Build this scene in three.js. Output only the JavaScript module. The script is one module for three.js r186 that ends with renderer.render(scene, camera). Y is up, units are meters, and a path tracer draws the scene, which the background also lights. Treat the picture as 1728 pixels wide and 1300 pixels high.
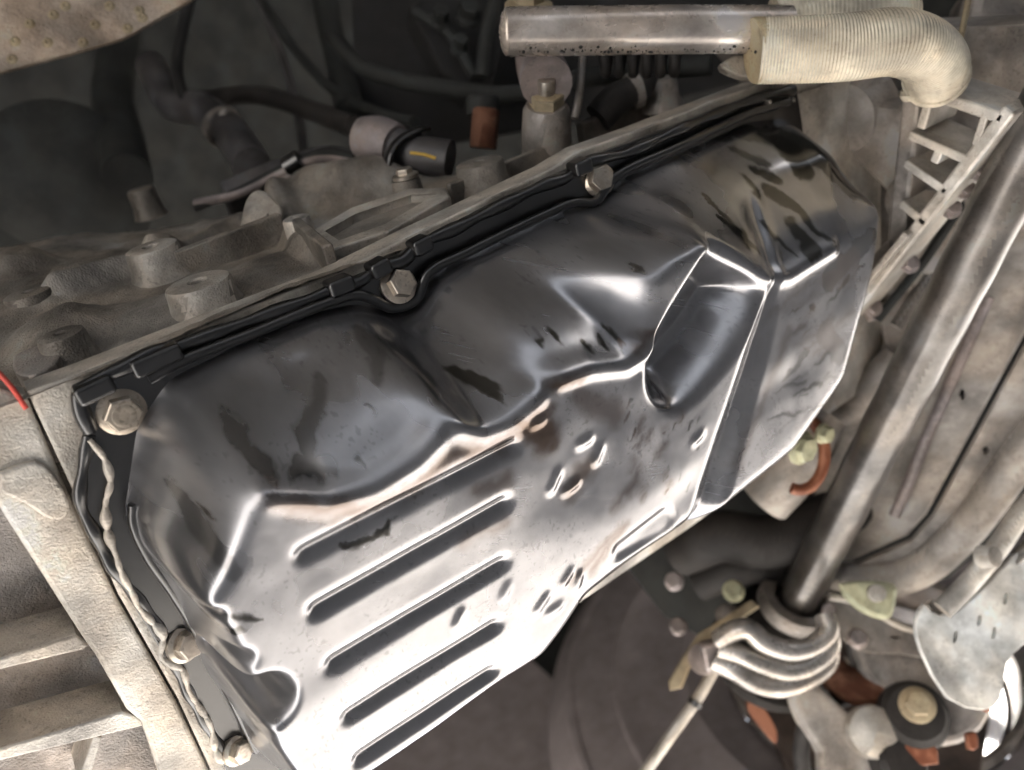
import * as THREE from 'three';
import { mergeGeometries, mergeVertices, toCreasedNormals } from 'three/addons/utils/BufferGeometryUtils.js';
import { RoundedBoxGeometry } from 'three/addons/geometries/RoundedBoxGeometry.js';

// ---------------------------------------------------------------- frame of the place
// Local frame of the oil pan: u runs along the crankshaft, v across the engine towards the wheel,
// h straight down from the sealing face. World: x = u, y = Y0 - h, z = -v (y up, metres).
const Y0 = 0.52;
const nrm = a => { const l = Math.hypot(...a); return a.map(q => q / l); };
const dot = (a, b) => a[0] * b[0] + a[1] * b[1] + a[2] * b[2];
const FOC = 1400, CX = 864, CY = 650;                       // lens of the 1728 x 1300 photograph, in pixels
const U = nrm([0.798, 0.409, -0.44]);
let V = [0.2, -0.875, -0.45]; { const k = dot(V, U); V = nrm(V.map((q, i) => q - k * U[i])); }
const W = [-(U[1] * V[2] - U[2] * V[1]), -(U[2] * V[0] - U[0] * V[2]), -(U[0] * V[1] - U[1] * V[0])];
const B1 = [-664 / FOC * 0.3, -47 / FOC * 0.3, -0.3];       // the corner bolt, seen 0.30 m away
const CAM = [-dot(B1, U), -dot(B1, V), -dot(B1, W)];
const w3 = (u, v, h) => new THREE.Vector3(u, Y0 - h, -v);
const wv = l => w3(l[0], l[1], l[2]);
const wd = l => new THREE.Vector3(l[0], -l[2], -l[1]);      // a direction
const camDir = (x, y, z) => [dot([x, y, z], U), dot([x, y, z], V), dot([x, y, z], W)];
const ray = (px, py) => camDir((px - CX) / FOC, (CY - py) / FOC, -1);
const atD = (px, py, d) => { const r = ray(px, py); return r.map((q, i) => CAM[i] + q * d); };
const onAx = (px, py, ax, c) => { const r = ray(px, py); const t = (c - CAM[ax]) / r[ax]; return r.map((q, i) => CAM[i] + q * t); };
const onH = (px, py, h) => onAx(px, py, 2, h), onV = (px, py, v) => onAx(px, py, 1, v), onU = (px, py, u) => onAx(px, py, 0, u);

// ---------------------------------------------------------------- camera, sky, sun, exposure
const scene = new THREE.Scene();
const camera = new THREE.PerspectiveCamera(2 * Math.atan(CY / FOC) * 180 / Math.PI, 1728 / 1300, 0.01, 200);
{
  const col = (x, y, z) => wd(camDir(x, y, z));
  const m = new THREE.Matrix4().makeBasis(col(1, 0, 0), col(0, 1, 0), col(0, 0, 1));
  camera.quaternion.setFromRotationMatrix(m);
  camera.position.copy(wv(CAM));
}
camera.focus = 0.34; camera.userData.fStop = 7;
scene.add(camera);
const renderer = new THREE.WebGLRenderer({ antialias: true });
renderer.toneMapping = THREE.LinearToneMapping;
renderer.toneMappingExposure = 10;
renderer.shadowMap.enabled = true;
{ // an overcast sky: a little brighter overhead than at the horizon, the same all round
  const w = 64, h = 32, d = new Float32Array(w * h * 4);
  for (let j = 0; j < h; j++) {
    const el = (j + 0.5) / h - 0.5, s = 1.0 + 0.6 * Math.max(0, Math.sin(el * Math.PI));
    for (let i = 0; i < w; i++) { const k = (j * w + i) * 4; d[k] = 0.39 * s; d[k + 1] = 0.43 * s; d[k + 2] = 0.5 * s; d[k + 3] = 1; }
  }
  const t = new THREE.DataTexture(d, w, h, THREE.RGBAFormat, THREE.FloatType);
  t.mapping = THREE.EquirectangularReflectionMapping; t.magFilter = THREE.LinearFilter; t.needsUpdate = true;
  scene.background = t; scene.environment = t;
}
const sun = new THREE.DirectionalLight(0xfffaf4, 5);
sun.position.copy(wd(nrm([-0.08, 0.72, -0.7])).multiplyScalar(6)).add(new THREE.Vector3(0, Y0, 0));
sun.target.position.set(0.1, 0, 0); sun.castShadow = true; sun.shadow.radius = 12;
sun.shadow.camera.left = sun.shadow.camera.bottom = -3; sun.shadow.camera.right = sun.shadow.camera.top = 3; sun.shadow.camera.far = 20;
sun.shadow.mapSize.set(2048, 2048);
scene.add(sun, sun.target);

// ---------------------------------------------------------------- noise and textures
let seed = 7; const rnd = () => { seed = (seed * 1664525 + 1013904223) >>> 0; return seed / 4294967296; };
const hash = (x, y, z) => { let n = Math.imul(x, 374761393) + Math.imul(y, 668265263) + Math.imul(z, 2147483647 ^ 1274126177) | 0; n = Math.imul(n ^ (n >>> 13), 1274126177); return ((n ^ (n >>> 16)) >>> 0) / 4294967296; };
const sm = t => t * t * (3 - 2 * t), lerp = (a, b, t) => a + (b - a) * t, clamp = (x, a, b) => x < a ? a : x > b ? b : x;
const sstep = (a, b, x) => sm(clamp((x - a) / (b - a), 0, 1));
function noise2(x, y, s = 0, per = 0) {
  const i = Math.floor(x), j = Math.floor(y), f = sm(x - i), g = sm(y - j);
  const q = per ? (n => ((n % per) + per) % per) : (n => n);
  return lerp(lerp(hash(q(i), q(j), s), hash(q(i + 1), q(j), s), f), lerp(hash(q(i), q(j + 1), s), hash(q(i + 1), q(j + 1), s), f), g);
}
function fbm(x, y, s = 0, oct = 4, per = 0) { let a = 0, k = 0.5, t = 0; for (let o = 0; o < oct; o++) { a += k * noise2(x, y, s + o * 17, per); t += k; x *= 2; y *= 2; per *= 2; k *= 0.55; } return a / t; }
function tex(n, fn, srgb) {
  const d = new Uint8Array(n * n * 4);
  for (let j = 0; j < n; j++) for (let i = 0; i < n; i++) { const c = fn(i / n, j / n), k = (j * n + i) * 4; for (let q = 0; q < 3; q++) d[k + q] = clamp(c[q], 0, 1) * 255; d[k + 3] = 255; }
  const t = new THREE.DataTexture(d, n, n); t.wrapS = t.wrapT = THREE.RepeatWrapping; t.magFilter = THREE.LinearFilter; t.minFilter = THREE.LinearMipmapLinearFilter; t.generateMipmaps = true;
  if (srgb) t.colorSpace = THREE.SRGBColorSpace; t.needsUpdate = true; return t;
}
const g3 = x => [x, x, x];
const grimeMap = tex(512, (x, y) => {            // dusty cast metal: soft dirt patches, fine specks, pale scuffs
  const a = fbm(x * 4, y * 4, 1, 7, 4), b = fbm(x * 70, y * 70, 9, 2, 70), c = fbm(x * 9, y * 9, 40, 5, 9), d = fbm(x * 3, y * 3, 60, 6, 3);
  const pit = sstep(0.62, 0.85, b) * 0.16 * sstep(0.4, 0.6, d), pale = sstep(0.5, 0.75, c) * 0.10, m = 0.84 + 0.75 * (a - 0.5) + 0.1 * (b - 0.5) - pit + pale;
  return [m, m * (0.985 - 0.03 * sstep(0.4, 0.7, d)), m * (0.965 - 0.07 * sstep(0.35, 0.75, d))];
}, true);
const grainMap = tex(512, (x, y) => g3(0.6 * fbm(x * 150, y * 150, 3, 2, 150) + 0.4 * fbm(x * 20, y * 20, 5, 4, 20)));
const rustMap = tex(256, (x, y) => { const a = fbm(x * 8, y * 8, 21, 6, 8), k = sstep(0.35, 0.65, a); return [lerp(0.75, 1, k), lerp(0.62, 0.98, k), lerp(0.5, 0.95, k)]; }, true);
const smearMap = tex(512, (x, y) => { const a = fbm(x * 4, y * 30, 31, 4, 0), b = fbm(x * 6, y * 6, 32, 5, 6); return g3(0.55 + 0.5 * b + 0.15 * (a - 0.5)); });
const lin = (r, g, b) => new THREE.Color().setRGB(r, g, b);
function mat(r, g, b, rough, o = {}) {
  const m = new THREE.MeshPhysicalMaterial({ color: lin(r, g, b), roughness: rough, metalness: o.metal || 0, map: o.map === undefined ? grimeMap : o.map, side: THREE.DoubleSide });
  if (o.bump) { m.bumpMap = grainMap; m.bumpScale = o.bump; }
  if (o.cc) { m.clearcoat = o.cc; m.clearcoatRoughness = o.ccr || 0.2; }
  if (o.rm) m.roughnessMap = smearMap;
  return m;
}
const M = {
  alu: mat(0.28, 0.268, 0.252, 0.58, { bump: 0.0006, metal: 0.25 }),
  aluPale: mat(0.55, 0.54, 0.52, 0.5, { bump: 0.0004, metal: 0.25 }),
  aluGrey: mat(0.35, 0.335, 0.33, 0.48, { bump: 0.0005, metal: 0.3 }),
  black: mat(0.012, 0.012, 0.013, 0.3, { cc: 0.8, ccr: 0.18 }),
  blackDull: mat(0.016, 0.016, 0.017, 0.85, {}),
  rubber: mat(0.03, 0.027, 0.026, 0.7, { bump: 0.0006 }),
  tyre: mat(0.33, 0.285, 0.28, 0.7, { map: smearMap }),
  zinc: mat(0.66, 0.63, 0.59, 0.35, { metal: 0.8 }),
  steel: mat(0.5, 0.49, 0.48, 0.3, { metal: 0.85, rm: 1 }),
  clamp: mat(0.5, 0.49, 0.485, 0.34, { metal: 0.65, rm: 1 }),
  cream: mat(0.66, 0.63, 0.54, 0.6, {}),
  beige: mat(0.42, 0.4, 0.385, 0.6, { bump: 0.0005 }),
  rust: mat(0.16, 0.075, 0.045, 0.85, { map: rustMap, bump: 0.0015 }),
  orange: mat(0.3, 0.125, 0.07, 0.6, { map: rustMap }),
  tan: mat(0.42, 0.36, 0.25, 0.65, { bump: 0.0006 }),
  green: mat(0.52, 0.55, 0.4, 0.6, {}),
  pink: mat(0.42, 0.385, 0.4, 0.45, { metal: 0.3 }),
  shield: mat(0.74, 0.79, 0.83, 0.35, { metal: 0.1 }),
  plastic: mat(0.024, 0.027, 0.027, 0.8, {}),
  greyPlastic: mat(0.09, 0.09, 0.1, 0.5, {}),
  lilac: mat(0.3, 0.27, 0.28, 0.5, {}),
  yellow: mat(0.6, 0.38, 0.05, 0.5, { map: null }),
  red: mat(0.55, 0.07, 0.05, 0.5, { map: null }),
  teal: mat(0.25, 0.45, 0.45, 0.6, { map: null }),
};

// ---------------------------------------------------------------- building helpers
const taken = {};
const numbered = n => { const k = taken[n] = (taken[n] ?? -1) + 1; return k ? `${n}_${String(k).padStart(3, '0')}` : n; };
function thing(name, label, category, group) {
  const o = new THREE.Group(); o.name = numbered(name); o.userData = { label, category }; if (group) o.userData.group = group;
  scene.add(o); return o;
}
function boxUV(g, s = 1 / 0.09) {
  if (g.index) g = g.toNonIndexed();
  const p = g.attributes.position, n = g.attributes.normal, uv = new Float32Array(p.count * 2);
  for (let i = 0; i < p.count; i += 3) {
    const ax = Math.abs(n.getX(i)), ay = Math.abs(n.getY(i)), az = Math.abs(n.getZ(i));
    for (let k = i; k < i + 3; k++) {
      const x = p.getX(k), y = p.getY(k), z = p.getZ(k);
      const [a, b] = ax > ay && ax > az ? [y, z] : ay > az ? [x, z] : [x, y];
      uv[k * 2] = a * s; uv[k * 2 + 1] = b * s;
    }
  }
  g.setAttribute('uv', new THREE.BufferAttribute(uv, 2)); return g;
}
function part(name, geos, m, parent, label, uv = true) {
  geos = (Array.isArray(geos) ? geos : [geos]).map(g => { g = uv ? boxUV(g) : (g.index ? g.toNonIndexed() : g); for (const k of Object.keys(g.attributes)) if (!['position', 'normal', 'uv', 'color'].includes(k)) g.deleteAttribute(k); return g; });
  const mesh = new THREE.Mesh(geos.length > 1 ? mergeGeometries(geos) : geos[0], m);
  mesh.name = name; mesh.castShadow = mesh.receiveShadow = true; if (label) mesh.userData.label = label;
  parent.add(mesh); return mesh;
}
const creased = (g, a) => { g.scale(1000, 1000, 1000); g = toCreasedNormals(g, a); g.scale(0.001, 0.001, 0.001); return g; };
const basis = (x, y, z, o) => new THREE.Matrix4().makeBasis(x, y, z).setPosition(o);
function frameOf(n) { n = n.clone().normalize(); const a = Math.abs(n.y) < 0.9 ? new THREE.Vector3(0, 1, 0) : new THREE.Vector3(1, 0, 0); const x = new THREE.Vector3().crossVectors(a, n).normalize(); return [x, new THREE.Vector3().crossVectors(n, x), n]; }
const plane = (p, n) => ({ p, n: nrm(n) });                 // local point and local normal
function hit(px, py, pl) { const r = ray(px, py), t = dot(pl.p.map((q, i) => q - CAM[i]), pl.n) / dot(r, pl.n); return r.map((q, i) => CAM[i] + q * t); }
function smoothPts(pts, k) { return k ? new THREE.SplineCurve(pts.concat([pts[0]])).getPoints(pts.length * k).slice(0, -1) : pts; }
function slab(pts, pl, thick, o = {}) {                      // a plate whose outline lies in a plane of the place, thickness away from the viewer
  const n = wd(pl.n); const [x, y] = frameOf(n); const c = wv(hit(...pts[0], pl));
  const to2 = q => { const d = wv(hit(q[0], q[1], pl)).sub(c); return new THREE.Vector2(d.dot(x), d.dot(y)); };
  const sh = new THREE.Shape(smoothPts(pts.map(to2), o.smooth));
  for (const hl of o.holes || []) sh.holes.push(new THREE.Path(smoothPts(hl.map(to2), o.smooth ?? 3)));
  const b = o.bevel ?? 0.0012;
  const g = new THREE.ExtrudeGeometry(sh, { depth: Math.max(thick - 2 * b, 0.0002), bevelEnabled: b > 0, bevelSize: b, bevelOffset: -b, bevelThickness: b, bevelSegments: 3, curveSegments: 8 });
  g.translate(0, 0, -thick + b); g.applyMatrix4(basis(x, y, n.clone().normalize(), c)); return g;
}
function sweep(P, r, o = {}) {                               // P: world points; r: radius or f(t); round section, closed ends
  const cv = new THREE.CatmullRomCurve3(P, false, 'centripetal'), N = o.n || Math.max(12, P.length * 8), S = o.s || 16;
  const pts = cv.getSpacedPoints(N), fr = cv.computeFrenetFrames(N, false), pos = [], idx = [];
  const R = typeof r === 'function' ? r : () => r, fl = o.flat || 1;
  pts.forEach((p, i) => { for (let k = 0; k < S; k++) { const a = k / S * 2 * Math.PI, rr = R(i / N, a); const q = p.clone().addScaledVector(fr.normals[i], Math.cos(a) * rr).addScaledVector(fr.binormals[i], Math.sin(a) * rr * fl); pos.push(q.x, q.y, q.z); } });
  for (let i = 0; i < N; i++) for (let k = 0; k < S; k++) { const a = i * S + k, b = i * S + (k + 1) % S; idx.push(a, a + S, b, b, a + S, b + S); }
  for (const [i, f] of [[0, 0], [N, 1]]) { const c = pos.length / 3; pos.push(pts[i].x, pts[i].y, pts[i].z); for (let k = 0; k < S; k++) { const a = i * S + k, b = i * S + (k + 1) % S; f ? idx.push(c, b, a) : idx.push(c, a, b); } }
  let g = new THREE.BufferGeometry(); g.setAttribute('position', new THREE.Float32BufferAttribute(pos, 3)); g.setIndex(idx); g.computeVertexNormals();
  return creased(g, 0.9);
}
const pipe = (list, r, o) => sweep(list.map(q => wv(atD(...q))), r, o);
function lathe(c, axis, prof, seg = 28) {                    // prof: [radius, height] from the base up along the axis (world)
  const g = new THREE.LatheGeometry(prof.map(q => new THREE.Vector2(Math.max(q[0], 1e-5), q[1])), seg);
  const [x, z, y] = frameOf(axis); g.applyMatrix4(basis(x, y, x.clone().cross(y), c)); return creased(g.toNonIndexed(), 0.6);
}
const rounded = (r, h, b = 0.001, hole = 0, deep = 0.006) => hole ? [[0, h - deep], [hole, h - deep], [hole, h - b * 0.5], [hole + b * 0.5, h], [r - b, h], [r, h - b], [r, 0], [0, 0]] : [[0, h], [r - b, h], [r - b * 0.3, h - b * 0.3], [r, h - b], [r, 0], [0, 0]];
function hexBolt(c, axis, r, h, turn = 0, washer = 1.35) {   // hexagonal head on a washer face
  const sh = new THREE.Shape(); for (let i = 0; i < 6; i++) { const a = turn + i * Math.PI / 3; i ? sh.lineTo(r * Math.cos(a), r * Math.sin(a)) : sh.moveTo(r * Math.cos(a), r * Math.sin(a)); }
  const b = r * 0.13; const g = new THREE.ExtrudeGeometry(sh, { depth: h - b, bevelEnabled: true, bevelSize: b, bevelOffset: -b, bevelThickness: b, bevelSegments: 3 });
  const [x, y, n] = frameOf(axis); g.applyMatrix4(basis(x, y, n, c));
  const hex = g.toNonIndexed ? g : g; const out = [hex];
  out.push(lathe(c, axis, [[0, h * 0.34], [r * washer * 0.8, h * 0.34], [r * washer, h * 0.16], [r * washer, -0.001], [0, -0.001]]));
  out.push(lathe(c.clone().addScaledVector(n, h), axis, [[0, b * 0.55 - b], [r * 0.45, b * 0.7 - b * 0.4], [r * 0.62, b * 0.08], [r * 0.66, -b * 0.4]], 20));
  return out;
}
function boltPart(name, c, axis, r, h, turn, washer, m, parent) { const [hex, flange, dish] = hexBolt(c, axis, r, h, turn, washer); const o = part(name, [hex, dish], m, parent); part('washer', flange, m, o); return o; }
const bar = (a, b, wd_, ht, up) => {                         // a bar with rounded edges between two world points
  const d = b.clone().sub(a), L = d.length(); d.normalize(); const y = up.clone().addScaledVector(d, -up.dot(d)).normalize(), x = new THREE.Vector3().crossVectors(y, d);
  const g = new RoundedBoxGeometry(wd_, ht, L, 2, Math.min(wd_, ht) * 0.25); g.applyMatrix4(basis(x, y, d, a.clone().add(b).multiplyScalar(0.5))); return g;
};
const DOWN = wd([0, 0, 1]), SIDE = wd([0, -1, 0]), TOME = camDir(0, 0, 1);
function polyDist(P) {                                       // signed distance to a closed polygon (inside > 0)
  const n = P.length; return (x, y) => {
    let d = 1e9, s = -1;
    for (let i = 0, j = n - 1; i < n; j = i++) {
      const ex = P[j][0] - P[i][0], ey = P[j][1] - P[i][1], wx = x - P[i][0], wy = y - P[i][1];
      const t = clamp((wx * ex + wy * ey) / ((ex * ex + ey * ey) || 1e-12), 0, 1), bx = wx - ex * t, by = wy - ey * t; d = Math.min(d, bx * bx + by * by);
      const c1 = y >= P[i][1], c2 = y < P[j][1], c3 = ex * wy > ey * wx; if ((c1 && c2 && c3) || (!c1 && !c2 && !c3)) s = -s;
    } return s * Math.sqrt(d);
  };
}
function capDist(P) {                                        // distance to a chain of round-ended strokes [x, y, r]
  return (x, y) => { let d = 1e9; for (let i = 0; i < Math.max(1, P.length - 1); i++) { const a = P[i], b = P[i + 1] || a, ex = b[0] - a[0], ey = b[1] - a[1], l = ex * ex + ey * ey || 1e-12, t = clamp(((x - a[0]) * ex + (y - a[1]) * ey) / l, 0, 1); d = Math.min(d, Math.hypot(x - a[0] - ex * t, y - a[1] - ey * t) - lerp(a[2], b[2], t)); } return d; };
}
// ---------------------------------------------------------------- the setting and the car body round the engine
{
  const g = new THREE.PlaneGeometry(80, 80, 1, 1); g.rotateX(-Math.PI / 2);
  const m = mat(0.58, 0.58, 0.585, 0.9, { bump: 0.002 });
  const o = part('ground', g, m, scene); o.userData = { kind: 'structure', label: 'pale concrete ground under the car', category: 'ground' };
}
{
  const o = thing('car_body', 'car body panels closing in the engine bay, some added to shape the light', 'car body');
  const pan = (name, u0, u1, v0, v1, h0, h1, m = M.plastic) => { const g = new THREE.BoxGeometry(u1 - u0, h1 - h0, v1 - v0); g.translate((u0 + u1) / 2, Y0 - (h0 + h1) / 2, -(v0 + v1) / 2); return part(name, g, m, o); };
  pan('bonnet', -0.82, 1.72, -1.3, 0.89, -0.84, -0.8);
  pan('fender', 0.25, 0.9, 0.85, 0.89, -0.798, -0.4); pan('added_front_skirt', -0.82, 0.248, 0.85, 0.89, -0.798, 0.0); pan('added_side_sill', 0.902, 1.72, 0.85, 0.89, -0.798, 0.14);  // skirt and sill added, their heights set to shape the sunlit ground patch
  pan('added_arch_liner', -0.4, 0.4, 0.835, 0.845, -0.78, -0.02, M.tyre);  // sheet added to hide the sky beyond the tyre
  pan('added_far_panel', -0.82, 1.72, -1.3, -1.26, -0.798, 0.32, mat(0.3, 0.3, 0.3, 0.6));  // unseen panel added, its grey and opening set for the pan wall reflection
  pan('bumper', -0.86, -0.82, -1.3, 0.89, -0.84, 0.12);
  pan('bulkhead', 1.72, 1.76, -1.3, 0.89, -0.84, 0.3);
  pan('floor_panel', 1.76, 4.0, -1.3, 0.89, 0.26, 0.3);
}
// ---------------------------------------------------------------- the oil pan
const HB = 0.07;                                             // depth of the pan below its flange
const uvH = (list, h) => list.map(q => { const l = onH(q[0], q[1], h); return [l[0], l[1]]; });
const ridgePoly = [
  ...uvH([[330, 1030], [372, 985], [392, 940], [425, 860], [450, 838], [500, 838], [560, 845], [630, 828], [700, 785], [738, 742], [758, 712], [775, 716], [815, 728], [860, 712], [905, 675], [945, 640], [1000, 622], [1058, 618], [1100, 590], [1112, 530], [1104, 478], [1150, 432], [1190, 408], [1235, 440], [1290, 474], [1340, 468], [1420, 420], [1496, 368], [1508, 352], [1500, 400], [1488, 455], [1425, 635], [1335, 755], [1210, 850], [1092, 928], [990, 1005], [955, 1060], [920, 1108], [850, 1150], [745, 1228]], HB),
  [0.035, 0.152], [0.0, 0.15], ...uvH([[432, 1268], [420, 1200], [410, 1130], [385, 1075]], HB)];
const footPoly = [
  ...uvH([[215, 860], [232, 720], [285, 640], [400, 582], [520, 527], [600, 510], [640, 522], [668, 530], [700, 512], [722, 470], [760, 442], [900, 382], [965, 352], [992, 352], [1022, 338], [1040, 308], [1160, 248], [1260, 202], [1328, 196]], 0.005),
  [0.378, 0.004], [0.384, 0.06], [0.362, 0.13], [0.32, 0.16], [0.25, 0.168], [0.1, 0.178], [-0.008, 0.175], ...uvH([[430, 1290], [396, 1190], [352, 1096], [304, 1012], [252, 930]], 0.005)];
const NU = 800, NV = 400, u0 = -0.032, u1 = 0.408, v0 = -0.022, v1 = 0.192, du = (u1 - u0) / (NU - 1), dv = (v1 - v0) / (NV - 1);
const HG = new Float32Array(NU * NV);
const dF = polyDist(footPoly), dR = polyDist(ridgePoly);
for (let j = 0; j < NV; j++) for (let i = 0; i < NU; i++) {
  const x = u0 + i * du, y = v0 + j * dv, a = dF(x, y);
  if (a <= 0) { HG[j * NU + i] = 0.0; continue; }
  const b = dR(x, y); let t = b >= 0 ? 1 : a / (a - b);
  HG[j * NU + i] = 0.003 + (HB - 0.003) * (t < 1 ? t + 0.1 * Math.sin(Math.PI * t) : 1);
}
function blur(A, r) { for (let pass = 0; pass < 3; pass++) {
  const T = new Float32Array(A.length), k = 1 / (2 * r + 1);
  for (let j = 0; j < NV; j++) { let s = 0; const R = j * NU; for (let i = -r; i <= r; i++) s += A[R + clamp(i, 0, NU - 1)]; for (let i = 0; i < NU; i++) { T[R + i] = s * k; s += A[R + Math.min(i + r + 1, NU - 1)] - A[R + Math.max(i - r, 0)]; } }
  for (let i = 0; i < NU; i++) { let s = 0; for (let j = -r; j <= r; j++) s += T[clamp(j, 0, NV - 1) * NU + i]; for (let j = 0; j < NV; j++) { A[j * NU + i] = s * k; s += T[Math.min(j + r + 1, NV - 1) * NU + i] - T[Math.max(j - r, 0) * NU + i]; } } } }
blur(HG, 4);
const toUV = (px, py, h = HB) => { const l = onH(px, py, h); return [l[0], l[1]]; };
const stroke = (list, h = HB) => capDist(list.map(q => { const l = toUV(q[0], q[1], h), m = toUV(q[0] + q[2], q[1], h); return [l[0], l[1], Math.hypot(m[0] - l[0], m[1] - l[1])]; }));
const feats = [];                                            // each: [distance function, outer reach, change of height]
const bead = (list, r, amp, h) => { const d = stroke(list, h); feats.push((x, y, H) => { const q = d(x, y); return q > r ? H : H + amp * (0.5 + 0.5 * Math.cos(Math.PI * clamp((q + r * 0.25) / (1.25 * r), 0, 1))); }); };
// five long stiffening beads pressed into the bottom
for (const [a, b, c, d] of [[512, 936, 868, 754], [534, 1030, 852, 850], [562, 1121, 848, 951], [588, 1210, 836, 1056], [607, 1281, 829, 1136]]) bead([[a, b, 1], [c, d, 1]], 0.0043, -0.004);
// beads added below the wall lobes for a bright edge with dark beneath
bead([[450, 832, 2], [500, 836, 2], [560, 842, 2], [630, 824, 2], [700, 780, 2], [735, 742, 2]], 0.0078, 0.003); bead([[778, 716, 2], [815, 726, 2], [860, 708, 2], [905, 672, 2]], 0.0078, 0.003); bead([[945, 638, 2], [1000, 620, 2], [1058, 614, 2], [1098, 588, 2]], 0.007, 0.0028); bead([[1190, 410, 2], [1240, 444, 2], [1290, 474, 2], [1340, 468, 2], [1420, 420, 2]], 0.005, 0.002);
// the scooped pocket
{ const sp = new THREE.SplineCurve(uvH([[1196, 440], [1152, 512], [1116, 580], [1104, 640], [1122, 678], [1160, 674], [1215, 618], [1260, 552], [1292, 490], [1262, 446], [1222, 418], [1196, 440]], HB).map(q => new THREE.Vector2(q[0], q[1]))).getPoints(70).map(q => [q.x, q.y]); const d = polyDist(sp); feats.push((x, y, H) => { const q = d(x, y); return q < -0.006 ? H : H - 0.026 * sstep(-0.006, 0.014, q); }); }
// the bevelled step across the bottom and the facet beyond it
{ const A = toUV(1290, 480), B = toUV(1168, 850), L = Math.hypot(B[0] - A[0], B[1] - A[1]), nx = -(B[1] - A[1]) / L, ny = (B[0] - A[0]) / L;
  feats.push((x, y, H) => { const s = -((x - A[0]) * nx + (y - A[1]) * ny) * (nx < 0 ? 1 : -1); if (s < -0.01 || H < 0.03) return H; const k = sstep(0.03, 0.055, H); return H - k * (0.0045 * sstep(0.0005, 0.0115, s) - 0.0022 * sstep(0.0105, 0.0135, s) + 0.035 * Math.max(0, s - 0.0125) - 0.085 * sstep(0.0125, 0.02, s) * (y - 0.045)); }); }
// clearance notches for the bolts of the short side
for (const [px, py, r, lo] of [[362, 1052, 0.0018, 0.036], [410, 1120, 0.002, 0.036], [446, 1190, 0.006, 0.016]]) { const c = toUV(px, py), dd = capDist([[c[0], c[1], r], [c[0] - 0.03, c[1] + 0.002, r * 1.3]]); feats.push((x, y, H) => { const q = dd(x, y); if (q > 0.014) return H; const hn = lo + Math.max(0, q + 0.004) * 6; const k = clamp(0.5 + 0.5 * (hn - H) / 0.008, 0, 1); return Math.max(0.0035, lerp(hn, H, k) - 0.008 * k * (1 - k)); }); }
// dimples of the side wall and shallow pressings of the bottom
const wallBead = (list, h, r, amp) => bead(list, r, amp, h);
wallBead([[430, 622, 2], [530, 590, 3]], 0.028, 0.006, 0.0022); wallBead([[470, 632, 2], [520, 600, 2]], 0.03, 0.005, 0.001);
wallBead([[830, 450, 2], [905, 410, 3]], 0.022, 0.006, 0.0022); wallBead([[1100, 300, 2], [1160, 270, 3]], 0.018, 0.006, 0.0022);
bead([[1048, 930, 8], [1120, 882, 14]], 0.003, -0.0012); 
for (const [a, b, c, d] of [[930, 828, 942, 798], [978, 750, 996, 740], [1006, 780, 1014, 756], [955, 830, 975, 815], [848, 1008, 856, 988], [770, 1056, 778, 1034], [950, 985, 962, 965], [974, 990, 978, 970], [905, 1032, 922, 1006], [925, 1036, 945, 1022], [900, 716, 916, 708], [1172, 745, 1184, 733]]) bead([[a, b, 1], [c, d, 1]], 0.0021, 0.0016);
for (let j = 0; j < NV; j++) for (let i = 0; i < NU; i++) { const k = j * NU + i; let H = HG[k]; if (H < 0.004) continue; const x = u0 + i * du, y = v0 + j * dv; for (const f of feats) H = f(x, y, H); HG[k] = H + sstep(0.006, 0.02, H) * (0.0016 * (fbm(x * 22, y * 38, 61, 2) - 0.5) + 0.00008 * (fbm(x * 160, y * 160, 77, 2) - 0.5)); }
blur(HG, 2);
function hAt(x, y) { const a = clamp((x - u0) / du, 0, NU - 1.001), b = clamp((y - v0) / dv, 0, NV - 1.001), i = Math.floor(a), j = Math.floor(b), f = a - i, g = b - j, k = j * NU + i; return lerp(lerp(HG[k], HG[k + 1], f), lerp(HG[k + NU], HG[k + NU + 1], f), g); }
function onPan(px, py) { const r = ray(px, py); for (let t = 0.18; t < 0.6; t += 0.0012) { const l = r.map((q, i) => CAM[i] + q * t); if (l[2] <= hAt(l[0], l[1])) return l; } return onH(px, py, 0.003); }
const panGeo = new THREE.BufferGeometry();
{
  const pos = [], uv = [], idx = [], id = new Int32Array(NU * NV).fill(-1); let n = 0;
  for (let j = 0; j < NV; j++) for (let i = 0; i < NU; i++) { const k = j * NU + i; let near = HG[k] > 0.0032; if (!near) continue; id[k] = n++; const x = u0 + i * du, y = v0 + j * dv; pos.push(x, Y0 - HG[k], -y); uv.push(i / (NU - 1), j / (NV - 1)); }
  for (let j = 0; j < NV - 1; j++) for (let i = 0; i < NU - 1; i++) { const a = id[j * NU + i], b = id[j * NU + i + 1], c = id[j * NU + NU + i], d = id[j * NU + NU + i + 1]; if (a < 0 || b < 0 || c < 0 || d < 0) continue; idx.push(a, b, c, b, d, c); }
  panGeo.setAttribute('position', new THREE.Float32BufferAttribute(pos, 3)); panGeo.setAttribute('uv', new THREE.Float32BufferAttribute(uv, 2)); panGeo.setIndex(idx); panGeo.computeVertexNormals();
}
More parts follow.
